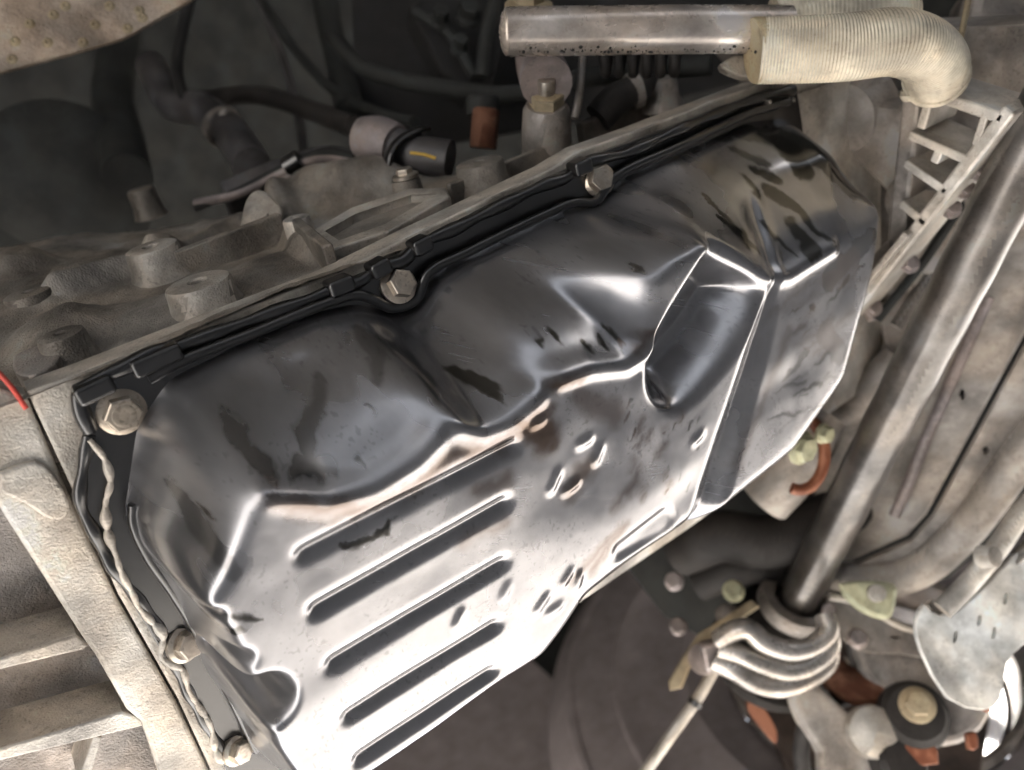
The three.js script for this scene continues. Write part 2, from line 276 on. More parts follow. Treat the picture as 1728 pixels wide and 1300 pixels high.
// oil runs and drops, plus dark reflections and rib shade painted into the colour
const oil = [], mist = [];
const run = (list, k = 1, brown = 0) => { const s = list.map(q => { const l = onPan(q[0], q[1]), d = Math.hypot(...l.map((c, i) => c - CAM[i])); return [l[0], l[1], q[2] / FOC * d * 0.9]; }); const xs = s.map(q => q[0]), ys = s.map(q => q[1]), m = Math.max(...s.map(q => q[2])) + 0.004; oil.push({ d: capDist(s), k, brown, box: [Math.min(...xs) - m, Math.max(...xs) + m, Math.min(...ys) - m, Math.max(...ys) + m] }); };
run([[396, 720, 18], [402, 742, 17]], 0.5); run([[405, 750, 12], [440, 785, 20], [452, 808, 14]], 0.5);
run([[538, 648, 12], [528, 690, 12], [508, 735, 18], [524, 776, 14], [492, 800, 14]], 0.5); run([[560, 782, 16], [500, 800, 12]], 0.5);
run([[624, 578, 22], [636, 612, 15], [632, 636, 7]], 0.5); run([[640, 572, 14], [690, 604, 14], [724, 650, 16], [728, 664, 9]], 0.5);
run([[744, 618, 8], [790, 640, 14], [836, 662, 14]]); run([[800, 636, 10], [840, 652, 9]]);
run([[455, 845, 12], [520, 862, 22], [610, 860, 22], [700, 822, 20], [760, 772, 22], [850, 745, 24], [915, 700, 26]], 0.85, 1);  // brown band paints the dark reflection below the lobes
run([[920, 735, 38], [880, 720, 22]], 1, 1); run([[940, 650, 18], [985, 640, 12]], 1, 1); run([[985, 790, 26], [960, 830, 20]], 0.8, 1); run([[1040, 700, 26], [980, 670, 26]], 0.6, 1);
for (const q of [[908, 575, 8], [930, 564, 9], [985, 581, 8], [1008, 572, 8], [1030, 560, 9], [1018, 552, 7], [1068, 450, 5], [620, 686, 5], [600, 770, 7], [345, 860, 6]]) run([q, [q[0] + 10, q[1] + 12, q[2] * 0.6]]);
run([[1060, 590, 7], [1096, 562, 9]], 1, 1);
run([[300, 830, 12], [340, 900, 20], [390, 960, 16]], 0.5); run([[395, 1040, 6], [420, 1050, 7], [440, 1046, 3]]); run([[390, 1066, 6], [405, 1064, 4]]);
run([[575, 925, 8], [650, 895, 10], [660, 880, 6]]); run([[800, 830, 14], [850, 812, 18]], 0.7, 1); run([[780, 915, 10], [850, 880, 12]], 0.6, 1);  // first mark is the shade along a rib, painted in
run([[1185, 330, 6], [1235, 380, 7], [1280, 425, 6]]); run([[1215, 370, 8], [1260, 415, 9], [1250, 385, 5]]); run([[1285, 372, 5], [1320, 415, 6], [1345, 435, 3]]); run([[1335, 380, 12], [1365, 412, 18], [1362, 430, 9]]); run([[1295, 320, 14], [1335, 345, 14], [1375, 385, 7], [1412, 412, 3]]);
run([[1255, 300, 7], [1275, 330, 6]]); run([[1325, 245, 24], [1350, 280, 24]], 1); run([[1270, 285, 8], [1310, 300, 12]]); run([[1415, 290, 20], [1450, 315, 12]], 1); run([[1230, 250, 6], [1290, 275, 10]], 0.8);  // broad marks paint the dark reflection of the far corner
for (let k = 0; k < 34; k++) { const px = 1060 + rnd() * 120, py = 660 + rnd() * 190, L = 4 + rnd() * 12; if (px > 1240 - (py - 640) * 0.3) continue; run([[px, py, 2 + rnd() * 3], [px - L * 0.5, py + L, 1 + rnd() * 3]], 0.5 + rnd() * 0.5, rnd() < 0.4 ? 1 : 0); }
for (let k = 0; k < 95; k++) { const s = rnd(), px = lerp(1345, 1480, rnd()), py = 470 + s * 320 - (px - 1345) * 0.5, L = 10 + rnd() * rnd() * 90, an = 0.6 + (rnd() - 0.5) * 0.7; if (py < 400 || px > 1500 - (py - 360) * 0.3) continue; const w = 1.5 + rnd() * rnd() * 9; run([[px, py, w], [px - L * 0.5 * Math.cos(an), py + L * 0.5 * Math.sin(an) + (rnd() - 0.5) * 10, w * 0.9], [px - L * Math.cos(an), py + L * Math.sin(an), w * 0.3]], 0.25 + rnd() * 0.6, rnd() < 0.3 ? 1 : 0); }
run([[1400, 470, 26], [1470, 400, 16]], 0.6); run([[1390, 560, 22], [1420, 600, 22]], 0.45); run([[1330, 560, 8], [1240, 790, 8]], 0.5, 1); run([[1180, 220, 16], [1260, 215, 22], [1310, 225, 24]], 0.75); run([[1365, 255, 26], [1440, 320, 22], [1480, 345, 10]], 0.85); run([[1035, 860, 8], [1075, 800, 10], [1060, 830, 12]], 0.7, 1); run([[1020, 940, 8], [1050, 890, 12], [960, 980, 8]], 0.8, 1); run([[1000, 960, 14], [1040, 900, 8]], 0.8, 1);  // far corner reflection painted dark; the facet patches lower its tone
const TN = [1536, 768];
const colD = new Uint8Array(TN[0] * TN[1] * 4), roD = new Uint8Array(TN[0] * TN[1] * 4);
for (let j = 0; j < TN[1]; j++) for (let i = 0; i < TN[0]; i++) {
  const x = lerp(u0, u1, i / (TN[0] - 1)), y = lerp(v0, v1, j / (TN[1] - 1)), k = (j * TN[0] + i) * 4;
  const wx = x + 0.006 * (fbm(x * 170, y * 170, 5, 4) - 0.5), wy = y + 0.006 * (fbm(x * 170, y * 170, 6, 4) - 0.5);
  let a = 0, br = 0, edge = 0;
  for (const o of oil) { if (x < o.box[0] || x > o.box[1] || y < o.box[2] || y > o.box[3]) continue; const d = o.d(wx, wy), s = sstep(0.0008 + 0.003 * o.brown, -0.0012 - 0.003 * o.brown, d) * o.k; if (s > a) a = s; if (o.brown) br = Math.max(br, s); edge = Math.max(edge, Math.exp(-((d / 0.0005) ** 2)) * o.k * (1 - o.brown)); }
  const n = fbm(x * 60, y * 60, 90, 4), fine = fbm(x * 420, y * 420, 95, 2), dust = sstep(0.52, 0.7, fbm(x * 26, y * 26, 99, 4));
  const scr = sstep(0.78, 0.84, fbm((x * 0.9 + y * 0.45) * 60, (y * 0.9 - x * 0.45) * 1500, 111, 1)) * sstep(0.5, 0.62, fbm(x * 40, y * 40, 112, 2)) * 0.5;
  const speck = sstep(0.8, 0.86, fbm(x * 900, y * 900, 103, 1)) * sstep(0.45, 0.6, n) * 0.25;
  const m = 1 + 0.25 * (n - 0.5) + 0.1 * (fine - 0.5) + 0.08 * dust - speck;
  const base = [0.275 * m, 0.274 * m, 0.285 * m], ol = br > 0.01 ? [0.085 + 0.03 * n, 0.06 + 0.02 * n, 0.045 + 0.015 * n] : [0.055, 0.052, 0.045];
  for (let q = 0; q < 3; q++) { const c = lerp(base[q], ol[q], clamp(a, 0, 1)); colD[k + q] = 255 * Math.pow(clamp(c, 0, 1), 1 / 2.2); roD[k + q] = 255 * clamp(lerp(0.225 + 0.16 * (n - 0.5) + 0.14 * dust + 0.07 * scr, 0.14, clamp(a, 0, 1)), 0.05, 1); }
  colD[k + 3] = roD[k + 3] = 255;
}
const dtx = (d, s) => { const t = new THREE.DataTexture(d, TN[0], TN[1]); t.magFilter = THREE.LinearFilter; t.minFilter = THREE.LinearMipmapLinearFilter; t.generateMipmaps = true; if (s) t.colorSpace = THREE.SRGBColorSpace; t.needsUpdate = true; return t; };
const panMat = new THREE.MeshPhysicalMaterial({ color: 0xffffff, map: dtx(colD, 1), roughnessMap: dtx(roD), roughness: 1, metalness: 0.86, clearcoat: 0.5, clearcoatRoughness: 0.1, side: THREE.DoubleSide });
const oilPan = thing('oil_pan', 'glossy black pressed steel oil pan with long ribs, wet with oil', 'oil pan');
part('pan_body', panGeo, panMat, oilPan, null, false);
{ // flange plate, its folded lip and the clips along it
  const outer = [...uvH([[142, 700], [128, 662], [160, 636], [250, 598], [330, 572], [470, 520], [575, 478], [650, 446], [700, 412], [830, 345], [960, 285], [1000, 262], [1100, 226], [1200, 188], [1300, 150], [1342, 148]], 0.004), [0.377, -0.005], [0.383, 0.05], [0.366, 0.13], [0.33, 0.185], [0.26, 0.2], [0.17, 0.2], [0.0, 0.2], [-0.0245, 0.198], ...uvH([[372, 1282], [300, 1150], [250, 1062], [200, 985], [172, 950], [140, 870], [128, 822], [138, 770], [150, 735]], 0.004)];
  const sh = new THREE.Shape(outer.map(q => new THREE.Vector2(q[0], q[1])));
  const g = new THREE.ExtrudeGeometry(sh, { depth: 0.0026, bevelEnabled: true, bevelSize: 0.0007, bevelOffset: -0.0007, bevelThickness: 0.0007, bevelSegments: 2 });
  g.applyMatrix4(new THREE.Matrix4().set(1, 0, 0, 0, 0, 0, 1, Y0 - 0.0045, 0, -1, 0, 0, 0, 0, 0, 1));
  part('flange', g, M.black, oilPan);
  const lipAt = (list, h = 0.006) => list.map(q => wv(onH(q[0], q[1], h)));
  part('lip', [sweep(lipAt([[152, 728], [136, 690], [134, 660], [160, 642], [215, 618], [262, 592], [300, 584], [420, 542], [520, 506], [575, 484], [606, 476], [640, 452], [680, 440], [705, 415], [770, 385], [850, 345], [920, 312], [955, 300], [985, 276], [1015, 268], [1060, 258], [1140, 222], [1240, 180], [1300, 160], [1338, 152]]), t => 0.0026 + 0.0005 * Math.sin(t * 90), { n: 260, s: 12 }), sweep(lipAt([[150, 735], [140, 790], [136, 850], [160, 900], [182, 945], [215, 990], [262, 1050], [290, 1110], [318, 1170], [352, 1230], [380, 1275]], 0.005), t => 0.0022 + 0.0004 * Math.sin(t * 60), { n: 120, s: 12 })], M.black, oilPan);
  part('step', [sweep(lipAt([[226, 852], [226, 882], [250, 938], [290, 996], [325, 1052], [352, 1102], [392, 1180], [434, 1266]], 0.01), 0.0022, { n: 100, s: 12 }), sweep(lipAt([[250, 640], [300, 612], [420, 565], [530, 520], [600, 498], [630, 506], [662, 520], [702, 505], [722, 462], [790, 425], [920, 362], [968, 342], [1005, 340], [1036, 300], [1140, 250], [1270, 190], [1330, 172]], 0.009), 0.0022, { n: 220, s: 12 })], M.black, oilPan);
  for (const [px, py, dx, dy, L] of [[158, 656, 30, -14, 0.013], [262, 606, 60, -26, 0.018], [572, 482, 40, -16, 0.011], [638, 452, 34, -20, 0.009], [708, 414, 34, -18, 0.009], [978, 282, 34, -16, 0.010]]) {
    const a = wv(onH(px - dx / 2, py - dy / 2, 0.007)), b = wv(onH(px + dx / 2, py + dy / 2, 0.007)), d = b.clone().sub(a).normalize(), c = a.add(b).multiplyScalar(0.5);
    part('tab', bar(c.clone().addScaledVector(d, -L / 2), c.clone().addScaledVector(d, L / 2), 0.0068, 0.009, DOWN), M.black, oilPan);
  }
  // bolts
  const bolt = (px, py, h, r, turn, tilt = [0, 0, 1]) => boltPart('bolt', wv(onH(px, py, h)), wd(nrm(tilt)), r, 0.006, turn, 1.35, M.zinc, oilPan);
  bolt(204, 694, 0.004, 0.0067, 0.35); bolt(672, 482, 0.006, 0.0061, 0.1, [0.1, -0.45, 1]); bolt(1010, 303, 0.006, 0.0058, 0.5, [-0.3, -0.3, 1]); bolt(310, 1086, 0.005, 0.0058, 0.2, [0.45, -0.1, 1]); bolt(398, 1266, 0.006, 0.005, 0.1, [0.45, -0.1, 1]);
  for (const [px, py, r] of [[204, 694, 0.0105], [672, 482, 0.009], [1010, 303, 0.009]]) part('bolt_seat', lathe(wv(onH(px, py, 0.0015)), DOWN, [[0, 0.0035], [r - 0.001, 0.0035], [r, 0.0025], [r, -0.001], [0, -0.001]]), M.black, oilPan);
  // squeezed-out sealant along the short side
  const wav = [[150, 742], [176, 775], [186, 815], [178, 850], [182, 900], [196, 940], [205, 968], [225, 1005], [232, 1022], [258, 1052], [275, 1072], [272, 1110], [292, 1122], [308, 1132], [318, 1165], [332, 1188], [350, 1215], [358, 1235], [362, 1262], [376, 1285], [405, 1280], [420, 1258]];
  part('sealant_bead', sweep(lipAt(wav, 0.007), t => 0.0009 + 0.0014 * Math.abs(Math.sin(t * 23) * Math.sin(t * 61)) * (0.4 + 0.6 * Math.sin(t * 9) ** 2), { n: 300, s: 10 }), M.aluPale, oilPan, 'grey squeezed-out sealant along the flange edge');
  part('chipped_spot', slab([[530, 522], [548, 508], [556, 512], [545, 520]], plane(onH(540, 515, 0.0085), [0, -0.2, 1]), 0.0008, { bevel: 0.0002 }), M.orange, oilPan, 'orange rust chip on the flange');
}
for (const [px, py, r] of [[1290, 172, 0.0014], [1312, 176, 0.0017], [1330, 168, 0.0016]]) {
  const o = thing('oil_drop', 'pale oil drop hanging from the far end of the pan flange', 'oil drop', 'oil drops on the flange');
  part('drop', lathe(wv(onH(px, py, 0.006)), DOWN, [[0, -0.004], [r * 0.35, -0.002], [r * 0.8, 0.001], [r, 0.0028], [r * 0.75, 0.0042], [0, 0.005]], 16), M.steel, o);
}
// ---------------------------------------------------------------- the engine block: a cast side wall standing above the flange
const VB = -0.012;                                           // plane of the casting's side
const uhV = (px, py, v = VB) => { const l = onV(px, py, v); return [l[0], l[2]]; };
const block = thing('engine_block', 'dusty beige cast aluminium engine block above the oil pan', 'engine block');
{
  const bu0 = -0.16, bu1 = 0.46, bh0 = -0.34, bh1 = 0.0, nu = 420, nh = 260, off = [];
  const cap = (list, v) => capDist(list.map(q => { const l = uhV(q[0], q[1], v), m = uhV(q[0] + q[2], q[1], v); return [l[0], l[1], Math.hypot(m[0] - l[0], m[1] - l[1]) * 0.85]; }));
  const add = (list, reach, amt) => { const d = cap(list); off.push((x, y) => { const q = d(x, y); return q > reach ? 0 : amt * (1 - sstep(-reach * 0.3, reach, q)); }); };
  const topH = u => -0.25 + 0.18 * sstep(0.03, 0.3, u);      // upper edge of the casting
  // raised pads, ribs and lumps of the casting
  add([[40, 500, 26], [60, 498, 22]], 0.012, 0.007); add([[100, 578, 34], [120, 590, 30]], 0.014, 0.007); add([[120, 520, 6], [240, 470, 8], [300, 450, 10]], 0.008, 0.008);
  add([[10, 420, 10], [180, 350, 12], [340, 330, 10]], 0.014, 0.01); add([[560, 330, 40], [620, 320, 40]], 0.03, 0.02); add([[280, 455, 8], [420, 385, 8], [470, 365, 8]], 0.007, 0.008);
  add([[470, 350, 10], [520, 430, 10], [560, 440, 8]], 0.008, 0.009); add([[180, 560, 40], [330, 520, 40], [460, 450, 30]], 0.02, 0.006);
  const pos = [], uv = [], idx = [];
  for (let j = 0; j < nh; j++) for (let i = 0; i < nu; i++) {
    const x = lerp(bu0, bu1, i / (nu - 1)), y = lerp(bh0, bh1, j / (nh - 1)), tp = topH(x);
    let o = 0; for (const f of off) o += f(x, y);
    o += 0.006 * sstep(-0.014, -0.004, y) + 0.007 * (fbm(x * 14, y * 14, 11, 3) - 0.5) + 0.004 * (fbm(x * 50, y * 50, 12, 3) - 0.5) * sstep(0, -0.01, y) + 0.0008 * (fbm(x * 300, y * 300, 14, 2) - 0.5);
    const over = Math.max(0, tp - y); o -= over * over * 60 + over * 1.2 ;
    o += 0.02 * sstep(0.10, -0.04, x) * sstep(-0.03, -0.18, y);
    pos.push(x, Y0 - y, -(VB - Math.max(o, -0.16))); uv.push(x / 0.09, y / 0.09);
  }
  for (let j = 0; j < nh - 1; j++) for (let i = 0; i < nu - 1; i++) { const a = j * nu + i; idx.push(a, a + nu, a + 1, a + 1, a + nu, a + nu + 1); }
  const g = new THREE.BufferGeometry(); g.setAttribute('position', new THREE.Float32BufferAttribute(pos, 3)); g.setAttribute('uv', new THREE.Float32BufferAttribute(uv, 2)); g.setIndex(idx); g.computeVertexNormals();
  part('side_wall', g, M.alu, block, null, false);
  // the rail that the pan is bolted to
  const rail = uvH([[46, 662], [130, 632], [300, 565], [560, 465], [700, 395], [860, 318], [930, 285], [985, 252], [1080, 218], [1200, 172], [1290, 138]], -0.001);
  const sh = new THREE.Shape([...rail, [0.46, -0.03], [0.46, 0.2], [0.36, 0.2], [0.3, 0.2135], [0.26, 0.2145], [0.1, 0.213], [-0.02, 0.21], [-0.031, 0.2], ...uvH([[352, 1292], [300, 1180], [200, 1005], [128, 840]], -0.001)].map(q => new THREE.Vector2(q[0], q[1])));
  const rg = new THREE.ExtrudeGeometry(sh, { depth: 0.012, bevelEnabled: true, bevelSize: 0.0012, bevelOffset: -0.0012, bevelThickness: 0.0012, bevelSegments: 3 });
  rg.applyMatrix4(new THREE.Matrix4().set(1, 0, 0, 0, 0, 0, 1, Y0 + 0.0026, 0, -1, 0, 0, 0, 0, 0, 1));
  part('sump_rail', rg, M.aluPale, block);
  // the block's own mass behind the side wall
  const core = new THREE.BoxGeometry(0.48, 0.14, 0.2); core.translate(0.2, Y0 + 0.09, -0.12); part('crankcase', core, M.alu, block);
  // bosses with drilled holes, standing out sideways
  const boss = (px, py, v, r, len, hole, m = M.aluPale) => { const c = wv(onV(px, py, v)); return part('boss', lathe(c.clone().addScaledVector(SIDE, -len), SIDE, [[0, len - 0.007], [hole, len - 0.007], [hole, len - 0.0006], [hole + 0.0006, len], [r - 0.0018, len], [r - 0.0005, len - 0.0006], [r, len - 0.002], [r * 1.04, len * 0.4], [r * 1.22, 0]], 32), m, block); };
  boss(254, 415, -0.030, 0.0125, 0.016, 0.0038); boss(332, 474, -0.026, 0.0135, 0.013, 0.0036); boss(100, 562, -0.024, 0.009, 0.012, 0.002, M.alu);
  boss(808, 272, -0.029, 0.0125, 0.016, 0.0022, M.alu); boss(498, 366, -0.027, 0.0068, 0.016, 0.002); boss(236, 318, -0.03, 0.009, 0.02, 0.001, M.alu);
  boss(1112, 132, -0.036, 0.0105, 0.018, 0.0015, M.aluGrey); boss(683, 300, -0.028, 0.0075, 0.012, 0.0022, M.alu); boss(45, 492, -0.026, 0.011, 0.014, 0.002, M.alu);
  part('cover_frame', slab([[528, 388], [592, 350], [690, 318], [752, 316], [760, 330], [655, 390], [562, 420]], plane(onV(640, 365, -0.0235), [0, -1, 0.12]), 0.012, { bevel: 0.001, holes: [[[543, 391], [598, 360], [692, 328], [742, 326], [650, 380], [570, 408]]], smooth: 0 }), M.aluPale, block);
  part('cover_plate', slab([[540, 391], [596, 357], [692, 325], [745, 324], [652, 382], [568, 411]], plane(onV(640, 365, -0.0205), [0, -1, 0.12]), 0.01, { bevel: 0.001 }), M.alu, block);
  part('mounting_lug', slab([[404, 378], [412, 340], [426, 322], [446, 320], [466, 338], [476, 352], [470, 372], [440, 384]], plane(onV(440, 350, -0.028), [-0.1, -0.9, 0.45]), 0.014, { smooth: 3, bevel: 0.002, holes: [[[443, 362], [451, 355], [460, 359], [456, 369], [447, 371]]] }), M.aluPale, block);
  // crisp ribs and machined pads of the casting
  const rbv = (a, b, v, w, d) => part('rib', bar(wv(onV(a[0], a[1], v)), wv(onV(b[0], b[1], v)), w, d, SIDE), M.alu, block);
  rbv([478, 384], [300, 452], -0.018, 0.005, 0.016); rbv([506, 392], [560, 440], -0.02, 0.005, 0.014); rbv([760, 330], [930, 262], -0.018, 0.004, 0.012); rbv([980, 230], [1090, 180], -0.02, 0.006, 0.014);
  part('pad', slab([[20, 600], [70, 580], [100, 600], [60, 632], [24, 628]], plane(onV(60, 605, -0.019), [0, -1, 0.1]), 0.01, { smooth: 3 }), M.aluGrey, block);
  // pale bolted fittings
  for (const [px, py, v, r] of [[684, 297, -0.029, 0.0045]]) boltPart('bolt', wv(onV(px, py, v)), SIDE, r, 0.004, 0.3, 1.5, M.zinc, block);
}
{ // sensor screwed into the block, its hexagon and stem
  const o = thing('pressure_switch', 'grey brass-coloured switch with hexagon collar screwed into block beside the silver pipe', 'switch');
  const c = wv(atD(922, 226, 0.45)), ax = wv(atD(922, 150, 0.43)).sub(c).normalize(), C = k => c.clone().addScaledVector(ax, k);
  part('collar', lathe(C(-0.012), ax, [[0, 0.03], [0.0105, 0.03], [0.0125, 0.026], [0.0135, 0.012], [0.0135, 0], [0, 0]]), M.aluGrey, o);
  part('hexagon', hexBolt(C(0.015), ax, 0.0095, 0.009, 0.2, 1.1), M.tan, o); part('stud', lathe(C(0.02), ax, rounded(0.0045, 0.012)), M.zinc, o);
  part('stem', sweep([C(0.03), wv(atD(910, 100, 0.47)), wv(atD(905, 40, 0.49))], 0.0135, { s: 20 }), M.lilac, o);
}
{ const o = thing('thin_pipe', 'thin bent grey metal line beside the switch', 'pipe'); part('tube', pipe([[970, 200, 0.44], [976, 170, 0.44], [982, 110, 0.44], [984, 70, 0.45]], 0.0022), M.aluGrey, o); }
{ const o = thing('bolt_head', 'pale bolt head above the silver pipe', 'bolt'); part('head', hexBolt(wv(atD(892, 10, 0.44)), wd(camDir(0, 0.7, 0.6)), 0.0085, 0.007, 0.2, 1.5), M.tan, o); }
{ // silver coolant pipe with a ribbed cream sleeve
  const o = thing('coolant_pipe', 'silver metal pipe with slanted cut end above the oil pan', 'pipe');
  part('tube', [pipe([[842, 54, 0.40], [1000, 52, 0.40], [1150, 50, 0.405], [1330, 50, 0.41]], t => 0.0112 * (t < 0.03 ? Math.sqrt(Math.max(0.02, 1 - ((0.03 - t) / 0.03) ** 2)) : 1), { s: 32, n: 160 })], mat(0.6, 0.57, 0.56, 0.34, { metal: 0.5, rm: 1 }), o);
  const sc = []; for (let k = 0; k < 90; k++) { const t = rnd(), c = wv(atD(lerp(870, 1275, t), 88 - rnd() * rnd() * rnd() * 20, 0.3905 + rnd() * 0.002)); const g = new THREE.IcosahedronGeometry(0.00025 + rnd() * rnd() * 0.0008, 0); g.scale(1, 0.6 + rnd(), 1); g.translate(c.x, c.y, c.z); sc.push(g); }
  part('rust_scabs', sc, M.blackDull, o, 'dark rust scabs along the lower edge of the pipe').userData.kind = 'stuff';
  part('lower_bracket', slab([[1240, 92], [1275, 96], [1268, 130], [1230, 122], [1215, 108]], plane(atD(1250, 105, 0.415), TOME), 0.006, { smooth: 2 }), M.alu, o);
  const s = thing('ribbed_sleeve', 'cream ribbed heat sleeve over the end of the silver pipe', 'sleeve');
  const rib = (a, n) => (t, ang) => a * (1 + 0.009 * Math.sin(t * n * 2 * Math.PI)) * (1 + 0.01 * Math.sin(3 * ang + t * 9)) * (t > 0.97 ? 1.04 : 1) ;
  part('sleeve', sweep([[1282, 86, 0.40], [1340, 84, 0.397], [1430, 80, 0.393], [1510, 72, 0.392], [1556, 84, 0.398], [1578, 108, 0.408], [1580, 132, 0.42]].map(q => wv(atD(...q))), rib(0.0152, 74), { n: 592, s: 36 }), M.cream, s);
  part('scorched_hem', sweep([[1270, 87, 0.4], [1277, 86, 0.4], [1286, 86, 0.4]].map(q => wv(atD(...q))), t => 0.0147 + 0.0006 * Math.sin(t * 3), { n: 16, s: 36 }), M.tan, s, 'brown scorched hem of the cream sleeve');
  part('end_ring', lathe(wv(atD(1574, 142, 0.424)), wd(camDir(0.25, -0.9, -0.35)), [[0.006, 0], [0.0148, 0], [0.0158, 0.002], [0.0148, 0.005], [0.006, 0.005]]), M.cream, s);
  const s2 = thing('ribbed_sleeve', 'second cream ribbed sleeve lying behind the first one', 'sleeve');
  part('sleeve', sweep([[1305, 36, 0.425], [1380, 26, 0.425], [1470, 24, 0.425], [1530, 30, 0.43]].map(q => wv(atD(...q))), rib(0.0115, 34), { n: 260, s: 30 }), M.cream, s2);
}
{ // wiring plug with a strap
  const o = thing('wiring_plug', 'pale lilac wiring sleeve with yellow marks strapped above the block', 'wiring plug');
  part('housing', pipe([[612, 232, 0.50], [640, 238, 0.495], [668, 248, 0.49]], t => 0.0125 + 0.002 * Math.sin(t * 3), { s: 20 }), M.lilac, o);
  part('tail', pipe([[660, 246, 0.493], [710, 262, 0.488], [760, 270, 0.485]], 0.0115, { s: 20 }), M.greyPlastic, o);
  part('strap', pipe([[652, 292, 0.478], [656, 262, 0.474], [672, 238, 0.476], [700, 222, 0.48], [718, 218, 0.49]], 0.0042, { flat: 0.5 }), M.black, o);
  part('yellow_mark', slab([[612, 230], [642, 236], [642, 246], [614, 240]], plane(atD(626, 238, 0.483), TOME), 0.001, { bevel: 0.0002 }), M.yellow, o);
  part('yellow_stripe', pipe([[692, 258, 0.476], [715, 261, 0.475], [735, 267, 0.475]], 0.0009), M.yellow, o);
}
{ const o = thing('rusty_plug', 'small rust-brown plug in the dark gap behind the block', 'plug'); part('body', lathe(wv(atD(815, 250, 0.52)), wd(camDir(0.1, 1, 0.2)), rounded(0.0085, 0.024, 0.002)), M.rust, o); part('cap', lathe(wv(atD(815, 195, 0.525)), wd(camDir(0, 1, 0.2)), rounded(0.0105, 0.012, 0.002)), M.plastic, o); }
{ // grey plastic cable guide lying in front of the dark bay
  const o = thing('cable_guide', 'grey plastic cable guide arching over the block', 'cable guide');
  part('channel', slab([[370, 305], [430, 280], [500, 255], [545, 243], [580, 250], [596, 278], [600, 300], [585, 300], [578, 276], [560, 262], [510, 275], [460, 292], [400, 320], [378, 322]], plane(atD(480, 275, 0.55), camDir(0.1, 0.5, 0.8)), 0.03, { bevel: 0.002, smooth: 2 }), M.greyPlastic, o);
  part('pale_tag', slab([[450, 297], [492, 288], [496, 298], [456, 307]], plane(atD(470, 297, 0.535), TOME), 0.002), M.lilac, o);
}
// hoses and cables in the dark bay
const hose = (name, label, list, r, m = M.rubber, cat = 'hose') => { const o = thing(name, label, cat); part('tube', pipe(list, r, { s: 18 }), m, o); return o; };
hose('rubber_hose', 'thick dark hose curving down to the cable guide', [[255, 110, 0.8], [290, 175, 0.74], [340, 185, 0.7], [385, 220, 0.66], [425, 280, 0.6]], 0.014, M.greyPlastic);
hose('rubber_hose', 'long thin dark hose running towards the lilac plug', [[330, 170, 0.78], [430, 160, 0.72], [520, 185, 0.66], [600, 215, 0.6]], 0.008);
hose('rubber_hose', 'black upright hose at the back of the dark bay', [[205, 60, 0.9], [190, 150, 0.85], [205, 240, 0.75], [215, 300, 0.68]], 0.02, M.plastic);
hose('black_cable', 'black cable hanging in the dark bay above the plug', [[545, -10, 0.8], [560, 60, 0.78], [575, 120, 0.74], [590, 190, 0.66]], 0.012, M.plastic, 'cable');
hose('black_cable', 'thin black cable looping over the thick dark hose', [[330, -40, 0.78], [306, 60, 0.75], [300, 130, 0.72], [330, 190, 0.69], [372, 205, 0.67], [395, 250, 0.63]], 0.005, M.blackDull, 'cable');
hose('black_cable', 'thin dark cable crossing behind the lilac plug', [[420, -40, 0.76], [480, 60, 0.72], [560, 150, 0.68], [640, 190, 0.62], [700, 205, 0.58]], 0.004, M.plastic, 'cable');
hose('metal_line', 'thin dull metal line along the back of the bay', [[430, -20, 0.8], [470, 80, 0.78], [500, 180, 0.74], [515, 270, 0.68]], 0.004, M.greyPlastic, 'metal line');
hose('fuel_line', 'dark line running level behind the silver pipe', [[560, 60, 0.64], [620, 118, 0.61], [760, 150, 0.58], [860, 160, 0.56], [1000, 130, 0.53], [1200, 110, 0.5]], 0.006, M.plastic, 'line');
{ const o = thing('hose_clip', 'grey spring clip around the thick dark hose', 'clip'); part('band', lathe(wv(atD(372, 208, 0.672)), wd(camDir(0.6, -0.7, 0.35)), [[0.0145, 0], [0.0165, 0], [0.0165, 0.01], [0.0145, 0.01]]), M.aluGrey, o); part('ear', bar(wv(atD(372, 196, 0.652)), wv(atD(384, 186, 0.65)), 0.004, 0.006, wd(TOME)), M.aluGrey, o); }
{ const o = thing('heat_shield', 'dusty pale beige sheet with small dimples in the upper corner', 'heat shield');
  const pl = plane(atD(120, 60, 0.5), camDir(0.15, 0.1, 1)), dots = [];
  part('sheet', slab([[-60, 135], [0, 121], [110, 92], [205, 65], [240, 46], [320, 0], [360, -40], [-60, -60]], pl, 0.004, { smooth: 0 }), mat(0.42, 0.36, 0.31, 0.75, { bump: 0.0015 }), o);
  for (const [x, y] of [[50, 40], [90, 25], [160, 42], [215, 48], [140, 72], [80, 72], [25, 70], [235, 18], [185, 10], [240, 30], [20, 100], [110, 10]]) part('dimple', lathe(wv(hit(x, y, pl)), wd(pl.n), [[0.0005, 0.0006], [0.0014, 0.0014], [0.0024, 0.001], [0.0032, 0]], 14), M.tan, o);
}
